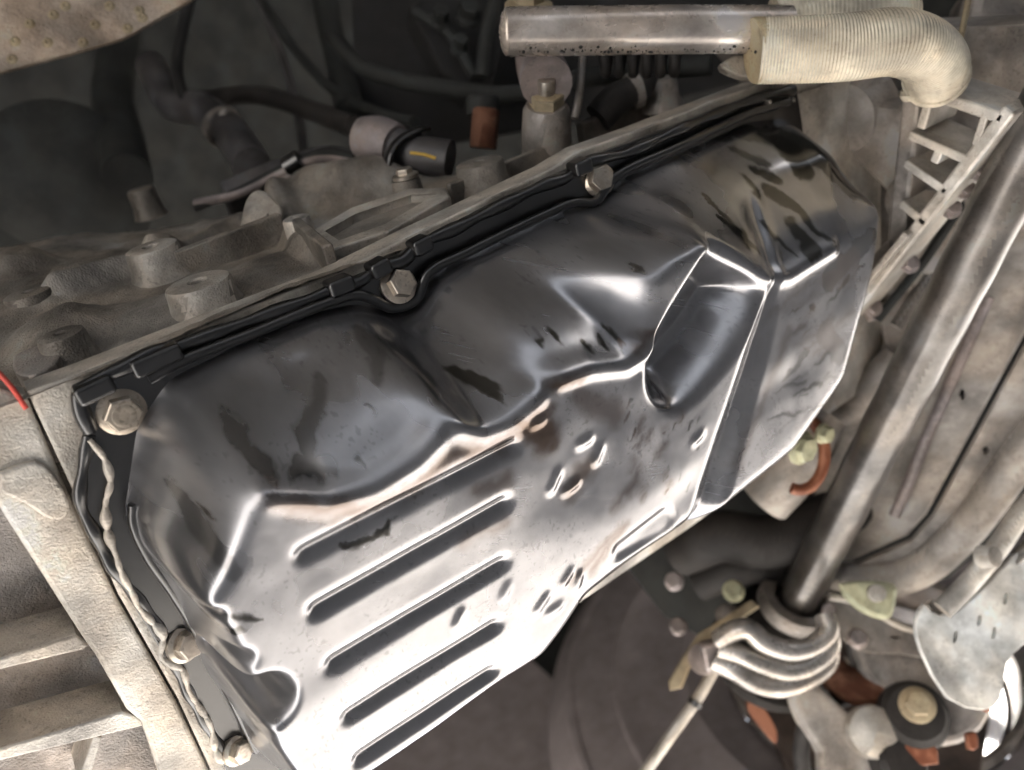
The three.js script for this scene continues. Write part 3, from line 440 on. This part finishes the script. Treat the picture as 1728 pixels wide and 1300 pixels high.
{ // big dark casing behind the block: generator and bracket shapes of the bay
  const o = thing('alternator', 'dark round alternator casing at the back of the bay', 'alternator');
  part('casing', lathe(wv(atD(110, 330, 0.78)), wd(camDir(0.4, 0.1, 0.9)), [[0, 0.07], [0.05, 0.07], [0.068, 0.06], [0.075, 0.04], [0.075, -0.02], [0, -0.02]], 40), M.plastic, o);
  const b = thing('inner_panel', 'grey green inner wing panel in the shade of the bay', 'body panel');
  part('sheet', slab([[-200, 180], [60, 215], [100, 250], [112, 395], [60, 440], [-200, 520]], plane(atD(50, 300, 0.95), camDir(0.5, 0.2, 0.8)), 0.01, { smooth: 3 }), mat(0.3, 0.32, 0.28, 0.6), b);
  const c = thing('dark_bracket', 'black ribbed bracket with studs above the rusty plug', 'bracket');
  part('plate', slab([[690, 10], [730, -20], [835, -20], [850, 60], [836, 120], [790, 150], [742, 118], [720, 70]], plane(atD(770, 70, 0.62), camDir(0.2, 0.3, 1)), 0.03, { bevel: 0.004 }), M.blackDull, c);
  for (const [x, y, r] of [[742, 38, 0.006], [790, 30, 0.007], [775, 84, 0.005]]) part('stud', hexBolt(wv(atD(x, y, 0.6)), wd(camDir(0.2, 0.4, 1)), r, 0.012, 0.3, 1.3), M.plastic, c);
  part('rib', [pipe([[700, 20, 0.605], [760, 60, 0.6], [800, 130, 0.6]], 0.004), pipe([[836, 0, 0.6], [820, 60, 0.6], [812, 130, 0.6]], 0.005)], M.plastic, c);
  const e = thing('added_partition', 'black partition sheet added behind the bracket to darken the gap', 'partition');
  part('sheet', slab([[590, -60], [1330, -60], [1330, 120], [1000, 200], [640, 260], [600, 180]], plane(atD(800, 90, 0.72), camDir(-0.1, -0.1, 1)), 0.01), M.blackDull, e);  // dull black sheet added so the gap behind the bracket stays dark
}
{ // coil hose under the pipe
  const o = thing('coil_spring', 'dark coiled spring hose under the silver pipe', 'spring');
  const P = []; for (let k = 0; k <= 84; k++) { const t = k / 84, a = t * 6 * 2 * Math.PI, c = wv(atD(lerp(1010, 1150, t), 96, 0.44)); P.push(c.addScaledVector(wd(camDir(0, 1, 0)), 0.008 * Math.cos(a)).addScaledVector(wd(camDir(0, 0, 1)), 0.008 * Math.sin(a))); }
  part('coil', sweep(P, 0.003, { n: 500, s: 8 }), M.rubber, o);
}
{ // cast housing beside the short end of the pan
  const o = thing('gear_housing', 'pale beige cast housing with ribbed pockets beside the short end of the pan', 'housing');
  const P = h => plane([0, 0, h], [0, 0, 1]);
  part('rim_band', slab([[-60, 640], [44, 668], [120, 845], [196, 1008], [296, 1182], [350, 1296], [390, 1400], [300, 1400], [238, 1220], [214, 1200], [162, 1108], [140, 1078], [-10, 845], [-60, 830]], P(-0.003), 0.012, { bevel: 0.0018 }), M.aluPale, o);
  part('rib', slab([[-60, 1130], [128, 1072], [150, 1090], [140, 1098], [-60, 1146]], P(-0.006), 0.03, { bevel: 0.0012 }), M.aluPale, o);
  part('rib', slab([[-60, 1282], [206, 1202], [240, 1212], [244, 1226], [-60, 1300]], P(-0.006), 0.03, { bevel: 0.0012 }), M.aluPale, o);
  part('rib', slab([[158, 1240], [172, 1246], [150, 1320], [132, 1320]], P(-0.01), 0.026, { bevel: 0.001 }), M.aluPale, o);
  part('pocket_floor', slab([[-120, 780], [60, 700], [420, 1290], [420, 1460], [-120, 1460]], P(-0.030), 0.01), M.aluGrey, o);
  part('lug', slab([[0, 800], [60, 780], [98, 812], [120, 860], [90, 880], [40, 850], [0, 830]], P(-0.0005), 0.006, { smooth: 3 }), M.aluPale, o);
  const r = thing('red_wire', 'short red wire across the corner of the block', 'wire'); part('strand', pipe([[-10, 622, 0.28], [20, 655, 0.28], [44, 690, 0.283]], 0.0009), M.red, r);
}
// ---------------------------------------------------------------- gearbox, axle, suspension and wheel
{
  const o = thing('gearbox_casing', 'grey beige cast gearbox casing with ribbed pockets behind the far end of the pan', 'gearbox');
  const P = plane([0.43, 0, 0], [-1, 0, 0.08]), P2 = plane([0.47, 0, 0], [-1, 0, 0.08]);
  part('end_wall', slab([[1180, 60], [1760, 40], [1760, 330], [1560, 470], [1440, 560], [1420, 640], [1300, 640], [1300, 200]], P2, 0.03), M.aluGrey, o);
  part('lump', slab([[1340, 150], [1400, 140], [1480, 170], [1530, 180], [1545, 250], [1530, 340], [1505, 340], [1420, 260], [1340, 200]], P, 0.03, { smooth: 3, bevel: 0.008 }), M.aluGrey, o);
  const rb = (a, b, w = 0.006, d = 0.42, m = M.aluPale) => { const A = onU(a[0], a[1], d), B = onU(b[0], b[1], d); part('rib', bar(wv(A), wv(B), w, 0.03, wd([-1, 0, 0])), m, o); };
  rb([1730, 172], [1450, 525], 0.0075); rb([1565, 150], [1535, 400], 0.011, 0.425, M.aluGrey); rb([1590, 145], [1722, 188], 0.006); rb([1560, 215], [1660, 258], 0.005); rb([1552, 262], [1625, 312], 0.005); rb([1545, 330], [1590, 366], 0.005); rb([1600, 140], [1580, 205], 0.005); rb([1690, 180], [1672, 232], 0.004); rb([1612, 240], [1602, 262], 0.005); rb([1530, 400], [1460, 470], 0.008, 0.425, M.aluGrey);
  rb([1480, 470], [1555, 380], 0.004, 0.415);
  part('boss', lathe(wv(onU(1552, 330, 0.44)), wd([-1, 0, 0.1]), [[0, 0.02], [0.008, 0.019], [0.014, 0.014], [0.017, 0.004], [0.018, 0]]), M.aluGrey, o);
  part('boss', lathe(wv(onU(1440, 190, 0.44)), wd([-1, 0, 0.1]), [[0, 0.016], [0.02, 0.012], [0.03, 0]]), M.aluGrey, o);
  const b = thing('upper_casting', 'smooth grey casting in the upper corner above the gearbox ribs', 'casting');
  part('body', slab([[1640, -40], [1780, -40], [1780, 175], [1700, 165], [1640, 130], [1620, 60]], plane(atD(1690, 80, 0.5), camDir(-0.2, 0.1, 1)), 0.05, { smooth: 3, bevel: 0.01 }), M.aluGrey, b);
  const q = thing('wire', 'pale wire hanging straight down past the cream sleeve', 'wire'); part('strand', pipe([[1636, -10, 0.43], [1622, 60, 0.43], [1606, 110, 0.435], [1612, 125, 0.44]], 0.0016), M.tan, q);
  for (const [x, y] of [[1655, 288], [1628, 318], [1606, 352], [1536, 446], [1474, 520]]) { const k = thing('casing_bolt', 'small pale bolt along the slanted gearbox rail', 'bolt', 'bolts along the gearbox rail'); part('head', hexBolt(wv(onU(x, y, 0.424)), wd(camDir(0, 0, 1)), 0.0042, 0.004, 0.3), M.pink, k); }
}
{ // drive shaft
  const o = thing('drive_shaft', 'black drive shaft with a pale reflection running down to the ringed boot', 'drive shaft');
  const list = [[1832, 60, 0.385], [1728, 215, 0.43], [1600, 470, 0.49], [1470, 740, 0.55], [1338, 1030, 0.625]];
  const A = wv(atD(...list[0])), B = wv(atD(...list[4]));
  part('shaft', sweep([A, A.clone().lerp(B, 0.33), A.clone().lerp(B, 0.66), B], t => 0.0146 + 0.0002 * Math.sin(t * 70), { s: 40, n: 80 }), mat(0.13, 0.125, 0.123, 0.42, { metal: 0.6, cc: 0.6, ccr: 0.2, rm: 1 }), o);  // one even dark colour, the pale streak comes from reflection
  const ax = B.clone().sub(A).normalize(), C = k => B.clone().addScaledVector(ax, k);
  part('collar', lathe(C(-0.008), ax, [[0.018, -0.006], [0.0265, -0.006], [0.0285, -0.002], [0.0285, 0.004], [0.026, 0.008], [0.018, 0.008]], 40), M.aluGrey, o);
  const b = thing('shaft_boot', 'pale ringed boot joint clamped at the end of the drive shaft', 'boot');
  const pr = [[0, -0.004], [0.024, -0.002]]; for (let k = 0; k < 4; k++) { const r0 = 0.034 + k * 0.004, y = 0.002 + k * 0.017; pr.push([r0 - 0.005, y], [r0 + 0.003, y + 0.002], [r0 + 0.0065, y + 0.0065], [r0 + 0.003, y + 0.012], [r0 - 0.005, y + 0.0155]); } pr.push([0.036, 0.072], [0, 0.074]);
  part('bellows', lathe(C(0.004), ax, pr.map(q => [q[0] * 0.94, q[1] * 0.9]), 48), M.rubber, b);
  for (const l of [[[1212, 1082], [1236, 1066], [1262, 1062], [1288, 1084], [1332, 1100], [1370, 1092], [1398, 1066], [1392, 1040]], [[1216, 1098], [1250, 1106], [1285, 1122], [1330, 1134], [1370, 1122], [1400, 1092], [1396, 1060]], [[1206, 1116], [1240, 1132], [1275, 1152], [1318, 1160], [1358, 1148], [1396, 1118], [1398, 1080]]]) part('clamp_band', pipe(l.map((q, i) => [q[0], q[1], 0.575 - 0.018 * Math.sin(Math.PI * (i + 1) / (l.length + 1))]), 0.0072, { s: 18, n: 60 }), M.clamp, b);
  part('clamp_ear', bar(wv(atD(1196, 1082, 0.572)), wv(atD(1206, 1128, 0.572)), 0.014, 0.012, wd(TOME)), M.pink, b);
  const c = thing('steering_bracket', 'tan strap bracket beside the ringed boot', 'bracket');
  part('arm', slab([[1268, 1012], [1282, 1024], [1200, 1080], [1168, 1118], [1150, 1162], [1130, 1166], [1128, 1150], [1152, 1108], [1178, 1070]], plane(atD(1200, 1090, 0.6), camDir(-0.3, 0.3, 0.9)), 0.008, { bevel: 0.0015 }), M.tan, c);
  part('spacer', lathe(wv(atD(1205, 1108, 0.605)), wd(camDir(-0.6, 0.1, 0.6)), rounded(0.011, 0.018)), M.pink, c);
  const r = thing('thin_rod', 'thin pale rod running down from the bracket past the tyre', 'rod'); part('rod', pipe([[1212, 1118, 0.6], [1180, 1175, 0.6], [1130, 1245, 0.6], [1070, 1330, 0.6]], 0.0042), M.aluPale, r);
}
{ // crossmember plates to the right of the shaft
  const o = thing('crossmember', 'dusty beige pressed crossmember plate with drain holes right beside the drive shaft', 'crossmember');
  const n = camDir(-0.35, -0.25, 0.9), pl = plane(atD(1620, 700, 0.575), n), pl2 = plane(atD(1620, 700, 0.568), n), pl3 = plane(atD(1620, 700, 0.563), n), on = (l, r, o2) => sweep(l.map(q => wv(hit(q[0], q[1], pl3))), r, o2);
  part('upper_plate', slab([[1820, 240], [1820, 420], [1732, 562], [1565, 868], [1532, 905], [1440, 946], [1330, 956], [1380, 820], [1500, 560], [1640, 280]], pl, 0.008, { bevel: 0.002, holes: [[[1612, 664], [1622, 650], [1634, 660], [1632, 676], [1620, 680]]] }), M.beige, o);
  part('lower_plate', slab([[1820, 440], [1820, 720], [1728, 800], [1600, 970], [1520, 1010], [1440, 1010], [1330, 1000], [1330, 962], [1446, 955], [1540, 914], [1575, 874], [1738, 572]], pl2, 0.008, { bevel: 0.002, holes: [[[1652, 756], [1664, 748], [1676, 758], [1668, 772], [1656, 770]]] }), M.beige, o);
  part('seam_backing', slab([[1840, 200], [1840, 760], [1600, 980], [1400, 1010], [1340, 900], [1480, 560], [1640, 240]], plane(atD(1620, 700, 0.6), n), 0.004), M.plastic, o);  // dark sheet added behind the seam to block the sky
  part('flange_roll', on([[1820, 640], [1728, 760], [1620, 905], [1540, 968], [1440, 982], [1340, 978]], 0.0125, { s: 20 }), M.beige, o);
  part('edge_strip', on([[1668, 500], [1585, 690], [1510, 870]], 0.004), M.lilac, o);
  const b = thing('pale_tube', 'bright pale tube with a small clip crossing below the crossmember', 'tube');
  part('tube', pipe([[1790, 800, 0.52], [1728, 860, 0.52], [1680, 930, 0.525], [1630, 990, 0.53], [1590, 1030, 0.53]], 0.0065), M.aluPale, b);
  part('clip', lathe(wv(atD(1655, 940, 0.515)), wd(camDir(0.4, 0.2, 0.8)), rounded(0.007, 0.01)), M.aluPale, b);
  const t = thing('dark_trim', 'dark grey strip between pale tube and drilled shield', 'trim');
  part('strip', slab([[1800, 860], [1728, 905], [1690, 950], [1640, 1010], [1610, 1020], [1612, 1000], [1660, 935], [1728, 850], [1800, 790]], plane(atD(1680, 940, 0.545), camDir(-0.2, 0.3, 0.9)), 0.006), M.greyPlastic, t);
}
{ // drilled brake shield
  const o = thing('brake_shield', 'bluish white metal shield drilled with black slots near the wheel', 'brake shield');
  const pl = plane(atD(1650, 1040, 0.535), camDir(0.1, 0.1, 1));
  const oval = (x, y) => [[x - 7, y + 12], [x - 5, y - 7], [x + 5, y - 14], [x + 7, y + 2], [x + 1, y + 14]];
  part('sheet', slab([[1560, 1020], [1590, 1040], [1650, 1005], [1760, 900], [1760, 1060], [1728, 1090], [1700, 1120], [1690, 1180], [1660, 1200], [1600, 1180], [1555, 1100], [1545, 1050]], pl, 0.004, { holes: [oval(1697, 1010), oval(1653, 1047), oval(1677, 1068), oval(1612, 1075)], smooth: 2 }), M.shield, o);
  part('slot_backing', slab([[1580, 1050], [1650, 1025], [1745, 950], [1745, 1060], [1690, 1110], [1610, 1120]], plane(atD(1650, 1040, 0.56), camDir(0.1, 0.1, 1)), 0.003), M.blackDull, o);  // black sheet added behind the slots so they look dark
  part('rolled_edge', pipe([[1565, 1018, 0.553], [1585, 1040, 0.55], [1640, 1012, 0.548], [1728, 930, 0.545], [1780, 880, 0.545]], 0.0045), M.steel, o);
  const k = thing('suspension_knuckle', 'grey cast suspension knuckle around the lower ball joint', 'knuckle');
  part('body', slab([[1430, 1060], [1500, 1060], [1570, 1110], [1640, 1150], [1685, 1160], [1660, 1230], [1600, 1260], [1520, 1240], [1490, 1180], [1450, 1130]], plane(atD(1550, 1150, 0.59), camDir(-0.2, 0.4, 0.9)), 0.03, { smooth: 3, bevel: 0.006 }), M.aluGrey, k);
  part('rubber_seat', lathe(wv(atD(1545, 1205, 0.57)), wd(camDir(-0.2, 0.5, 0.8)), [[0, 0.004], [0.018, 0.004], [0.022, 0], [0.024, -0.012], [0, -0.012]]), M.rubber, k);
  part('nut', hexBolt(wv(atD(1548, 1190, 0.56)), wd(camDir(-0.2, 0.5, 0.8)), 0.0085, 0.008, 0.2, 1.4), M.tan, k);
}
{ // arm with ball joint
  const o = thing('control_arm', 'grey beige control arm with a round capped joint below the boot', 'control arm');
  part('arm', slab([[1330, 1160], [1370, 1150], [1405, 1175], [1440, 1205], [1480, 1190], [1510, 1215], [1530, 1235], [1510, 1290], [1480, 1340], [1390, 1340], [1385, 1270], [1350, 1215]], plane(atD(1430, 1230, 0.58), camDir(-0.1, 0.4, 0.9)), 0.022, { smooth: 3, bevel: 0.005 }), M.beige, o);
  part('joint_cap', lathe(wv(atD(1472, 1236, 0.575)), wd(camDir(-0.1, 0.4, 0.9)), [[0, 0.012], [0.008, 0.0115], [0.0165, 0.007], [0.018, 0.002], [0.018, -0.004]]), M.aluPale, o);
  const b = thing('rusty_band', 'rust-brown curved band between boot and knuckle', 'band');
  part('band', pipe([[1385, 1085, 0.62], [1402, 1130, 0.61], [1440, 1158, 0.605], [1500, 1160, 0.60]], 0.014, { flat: 0.6, s: 18 }), M.rust, b);
  const c = thing('green_cover', 'pale green plastic cover under the crossmember', 'cover');
  part('shell', slab([[1418, 985], [1450, 980], [1510, 985], [1512, 1020], [1500, 1045], [1462, 1035], [1430, 1010]], plane(atD(1465, 1010, 0.575), camDir(-0.2, 0.3, 0.9)), 0.012, { smooth: 3, bevel: 0.003 }), M.green, c);
  part('plug', lathe(wv(atD(1478, 1002, 0.575)), wd(camDir(-0.2, 0.3, 0.9)), rounded(0.006, 0.006)), M.aluPale, c);
}
for (const [x, y, d, r, m, l] of [[1138, 982, 0.62, 0.0075, M.pink, 'pale lilac nut in the dark gap beyond the pan'], [1145, 1058, 0.61, 0.007, M.pink, 'pale lilac nut above the tan bracket arm'], [1238, 998, 0.62, 0.0085, M.green, 'pale green nut between dark hoses and bracket'], [1448, 1078, 0.585, 0.0075, M.pink, 'pale lilac nut below the green cover'], [1400, 1030, 0.6, 0.0055, M.pink, 'small lilac nut beside the shaft collar']]) {
  const o = thing('nut', l, 'nut'); part('head', hexBolt(wv(atD(x, y, d)), wd(camDir(-0.3, 0.4, 0.85)), r * 0.8, r, 0.4, 1.2), m, o);
}
for (const [pts, d, l] of [[[[1262, 1180], [1290, 1195], [1312, 1235], [1308, 1256], [1285, 1230], [1262, 1200]], 0.64, 'rusty orange flake on the hub beside the rim'], [[[1530, 1235], [1570, 1245], [1585, 1290], [1530, 1285]], 0.565, 'rusty orange bracket foot under the rubber seat'], [[[1632, 1240], [1648, 1236], [1652, 1262], [1636, 1266]], 0.56, 'small rusty orange tab under the knuckle'], [[[1662, 1184], [1674, 1182], [1674, 1200], [1662, 1202]], 0.56, 'tiny rusty tab at the shield edge']]) { const o = thing('rusty_bracket', l, 'bracket'); part('plate', slab(pts, plane(atD(...pts[0], d), camDir(-0.2, 0.3, 0.9)), 0.008, { smooth: 2 }), M.orange, o); }
{ // steering joint with an orange ring, seen past the pan
  const o = thing('steering_joint', 'brown metal joint with an orange ring past the edge of the pan', 'joint');
  const ax = wd(camDir(0.55, -0.2, 0.8)), c = wv(atD(1352, 775, 0.56));
  part('body', pipe([[1290, 840, 0.58], [1330, 800, 0.57], [1365, 740, 0.56], [1390, 700, 0.56]], t => 0.02 - 0.004 * t, { s: 24 }), M.beige, o);
  const R = []; for (let k = 0; k <= 20; k++) { const a = -1.4 + k / 20 * 3.3; R.push(wv(atD(1350 + 42 * Math.cos(a), 765 + 62 * Math.sin(a), 0.54))); } part('orange_ring', sweep(R, 0.0038, { n: 60 }), M.orange, o);
  part('pale_nut', hexBolt(wv(atD(1352, 756, 0.53)), ax, 0.0085, 0.007, 0.2, 1.3), M.green, o); part('pale_nut', hexBolt(wv(atD(1388, 732, 0.535)), ax, 0.0055, 0.006, 0.2, 1.2), M.green, o);
  part('rust_plate', slab([[1345, 700], [1370, 690], [1392, 730], [1380, 745], [1340, 730]], plane(atD(1360, 715, 0.55), TOME), 0.006), M.rust, o);
  const b = thing('rear_housing', 'dark brown housing in the gap between pan and drive shaft', 'housing');
  part('body', slab([[1420, 560], [1480, 540], [1540, 560], [1540, 640], [1480, 700], [1430, 680], [1400, 620]], plane(atD(1470, 620, 0.62), camDir(-0.2, 0.1, 1)), 0.04, { smooth: 2, bevel: 0.006 }), mat(0.07, 0.05, 0.045, 0.6), b);
  part('rim', pipe([[1440, 600, 0.605], [1470, 575, 0.6], [1510, 580, 0.6]], 0.004), M.tan, b);
  const c2 = thing('cast_arm', 'grey cast arm crossing behind the drive shaft', 'arm'); part('arm', pipe([[1360, 660, 0.62], [1420, 700, 0.6], [1480, 640, 0.58], [1520, 600, 0.57]], 0.012, { s: 18 }), M.aluGrey, c2);
  for (const [x, y, l] of [[1470, 532, 'pale square nut on the slanted casting edge'], [1460, 500, 'pale square lug higher on the slanted casting edge']]) { const k = thing('square_lug', l, 'lug'); part('block', bar(wv(atD(x - 8, y + 4, 0.545)), wv(atD(x + 8, y - 4, 0.545)), 0.008, 0.008, wd(TOME)), M.pink, k); }
}
hose('rubber_hose', 'fat dark hose bulging below the far edge of the pan', [[1150, 930, 0.66], [1220, 905, 0.63], [1290, 915, 0.62], [1370, 890, 0.62], [1440, 850, 0.63]], 0.02, M.rubber);
hose('rubber_hose', 'second dark hose running under the fat one', [[1180, 985, 0.66], [1260, 955, 0.64], [1340, 960, 0.64], [1420, 930, 0.65]], 0.014, M.rubber);
{ // dark sheet added to keep the gap behind those parts black
  const o = thing('added_splash_shield', 'black plastic splash shield added behind the suspension to keep the gap dark', 'splash shield');
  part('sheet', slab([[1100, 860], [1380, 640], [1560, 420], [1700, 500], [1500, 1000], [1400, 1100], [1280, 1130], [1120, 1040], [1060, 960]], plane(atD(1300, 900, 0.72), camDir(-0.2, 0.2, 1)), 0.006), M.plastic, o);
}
{ // wheel
  const o = thing('front_wheel', 'dusty black tyre on a pale rim seen from its inner side', 'wheel');
  const c = w3(0.5594, 0.62, -0.081), ax = wd([0, 1, 0]);
  part('tyre', lathe(c, ax, [[0.147, 0.008], [0.151, 0], [0.165, -0.006], [0.19, -0.011], [0.194, -0.014], [0.2, -0.014], [0.204, -0.0125], [0.24, -0.0155], [0.262, -0.0155], [0.265, -0.0175], [0.272, -0.0175], [0.275, -0.015], [0.3, -0.014], [0.318, -0.007], [0.321, -0.009], [0.327, -0.007], [0.33, 0], [0.35, 0.02], [0.358, 0.05], [0.36, 0.1], [0.358, 0.15], [0.345, 0.18], [0.28, 0.2], [0.16, 0.19], [0.147, 0.15], [0.147, 0.008]], 128), M.tyre, o);
  part('rim', lathe(c, ax, [[0.148, 0.004], [0.15, -0.003], [0.146, -0.01], [0.139, -0.006], [0.136, 0.01], [0.132, 0.03], [0.132, 0.15], [0.14, 0.19], [0.133, 0.19], [0.126, 0.15], [0.128, 0.03]], 128), M.aluGrey, o);
  for (let k = 0; k < 5; k++) { const a = 0.4 + k * Math.PI * 0.4, A = w3(0.5594 + 0.03 * Math.cos(a), 0.77, -0.081 + 0.03 * Math.sin(a)), B = w3(0.5594 + 0.13 * Math.cos(a), 0.77, -0.081 + 0.13 * Math.sin(a)); part('spoke', bar(A, B, 0.03, 0.018, ax), M.aluGrey, o); }
  part('hub', lathe(c.clone().addScaledVector(ax, 0.06), ax, [[0, -0.03], [0.02, -0.03], [0.035, -0.02], [0.04, 0.08], [0, 0.1]]), M.rust, o);
  const d = thing('added_backplate', 'dark brown backplate added inside the rim to hide the sky behind the control arm', 'backplate');
  part('plate', slab([[1262, 1140], [1300, 1080], [1500, 1060], [1685, 1120], [1672, 1200], [1655, 1300], [1650, 1420], [1430, 1420], [1320, 1280]], plane([0, 0.6, 0], [0, -1, 0]), 0.012), mat(0.11, 0.085, 0.075, 0.7), d);  // dark plate added to block the sky through the rim, corner left open
}
// ---------------------------------------------------------------- smaller castings and fittings round the gearbox and the hub
{
  const o = thing('support_plate', 'dark grey cast support plate between gearbox rail and drive shaft', 'plate'), n = camDir(-0.3, 0, 1);
  part('plate', slab([[1480, 520], [1560, 420], [1640, 312], [1700, 250], [1730, 262], [1640, 420], [1570, 560], [1500, 600]], plane(atD(1590, 430, 0.56), n), 0.012, { bevel: 0.002 }), M.aluGrey, o);
  part('web', pipe([[1512, 552, 0.55], [1580, 450, 0.545], [1660, 330, 0.535]], 0.0045), M.aluGrey, o);
  part('pad', slab([[1588, 392], [1612, 372], [1626, 388], [1604, 412]], plane(atD(1606, 392, 0.54), n), 0.008, { smooth: 2 }), M.aluPale, o);
  part('pad', slab([[1540, 470], [1562, 452], [1574, 466], [1552, 490]], plane(atD(1556, 470, 0.545), n), 0.008, { smooth: 2 }), M.aluPale, o);
  const t = thing('shaft_guard', 'thin grey guard strip lying along the drive shaft', 'guard');
  part('strip', pipe([[1480, 540, 0.535], [1560, 440, 0.52], [1640, 320, 0.505], [1728, 205, 0.49]], 0.003), M.plastic, t);
}
{
  const o = thing('bracket_plate', 'grey sheet bracket with punched slots under the crossmember', 'bracket'), n = camDir(-0.1, 0.3, 1);
  part('sheet', slab([[1395, 1000], [1440, 1005], [1520, 1050], [1560, 1060], [1575, 1110], [1520, 1105], [1450, 1100], [1410, 1060]], plane(atD(1480, 1060, 0.6), n), 0.004, { smooth: 2, holes: [[[1500, 1070], [1520, 1072], [1522, 1082], [1502, 1080]]] }), M.aluGrey, o);
  part('flange', pipe([[1400, 1006, 0.592], [1450, 1018, 0.59], [1520, 1056, 0.588], [1566, 1068, 0.585]], 0.003), M.aluPale, o);
  const h = thing('brake_hose', 'black brake hose looping behind the capped joint', 'hose');
  part('tube', pipe([[1360, 1330, 0.6], [1352, 1260, 0.6], [1372, 1200, 0.6], [1420, 1180, 0.61], [1470, 1168, 0.61]], 0.006), M.rubber, h);
  part('ferrule', lathe(wv(atD(1470, 1168, 0.61)), wd(camDir(0.9, 0.2, 0)), rounded(0.008, 0.014)), M.zinc, h);
  const c = thing('castle_nut', 'pale nut with washer under the tan bracket', 'nut');
  boltPart('head', wv(atD(1228, 1040, 0.61)), wd(camDir(-0.3, 0.4, 0.9)), 0.006, 0.007, 0.2, 1.5, M.aluGrey, c);
  const k = thing('cable_tie', 'thin black cable tie round the pale rod', 'cable tie');
  part('band', lathe(wv(atD(1176, 1182, 0.6)), wd(camDir(-0.5, -0.8, 0)), [[0.0042, 0], [0.0056, 0], [0.0056, 0.004], [0.0042, 0.004]]), M.black, k);
  const d = thing('dust_boot', 'dark rubber dust boot below the capped joint', 'boot');
  part('boot', lathe(wv(atD(1505, 1290, 0.575)), wd(camDir(0.1, 0.5, 0.8)), [[0, 0.02], [0.014, 0.02], [0.017, 0.016], [0.015, 0.012], [0.021, 0.008], [0.018, 0.003], [0.025, -0.002], [0, -0.004]]), M.rubber, d);
}
for (const [px, py, d, l] of [[1300, 1085, 0.64, 'pale stud end behind the shaft collar'], [1420, 1120, 0.62, 'small pale stud on the rusty band'], [1590, 1140, 0.57, 'pale stud on the knuckle face'], [1640, 1180, 0.57, 'pale stud beside the rusty tab']]) { const o = thing('stud', l, 'stud'); part('shank', lathe(wv(atD(px, py, d)), wd(camDir(-0.2, 0.4, 0.9)), rounded(0.0045, 0.01, 0.001)), M.zinc, o); }
{ // wire mesh of small fittings over the block
  const o = thing('wiring_harness', 'thin dark wiring running along the top of the block', 'wiring');
  for (const [k, m] of [[0, M.blackDull], [1, M.plastic], [2, M.lilac]]) part('wire', pipe([[600, 262 + k * 6, 0.5], [560, 252 + k * 8, 0.52], [520, 262 + k * 5, 0.53], [470, 286 + k * 4, 0.535], [400, 322 + k * 3, 0.53], [330, 352 - k * 4, 0.54]], 0.0022 + 0.0004 * k), m, o);
  part('tape', pipe([[505, 268, 0.528], [482, 282, 0.53]], 0.006), M.black, o);
  const p = thing('elbow_hose', 'short dark elbow hose beside the switch collar', 'hose');
  part('tube', pipe([[1010, 200, 0.47], [1040, 168, 0.47], [1075, 150, 0.48], [1090, 110, 0.49]], 0.009, { s: 18 }), M.rubber, p);
  part('clamp', lathe(wv(atD(1062, 156, 0.476)), wd(camDir(0.9, 0.35, -0.1)), [[0.009, 0], [0.0102, 0], [0.0102, 0.006], [0.009, 0.006]]), M.aluGrey, p);
}
renderer.render(scene, camera);
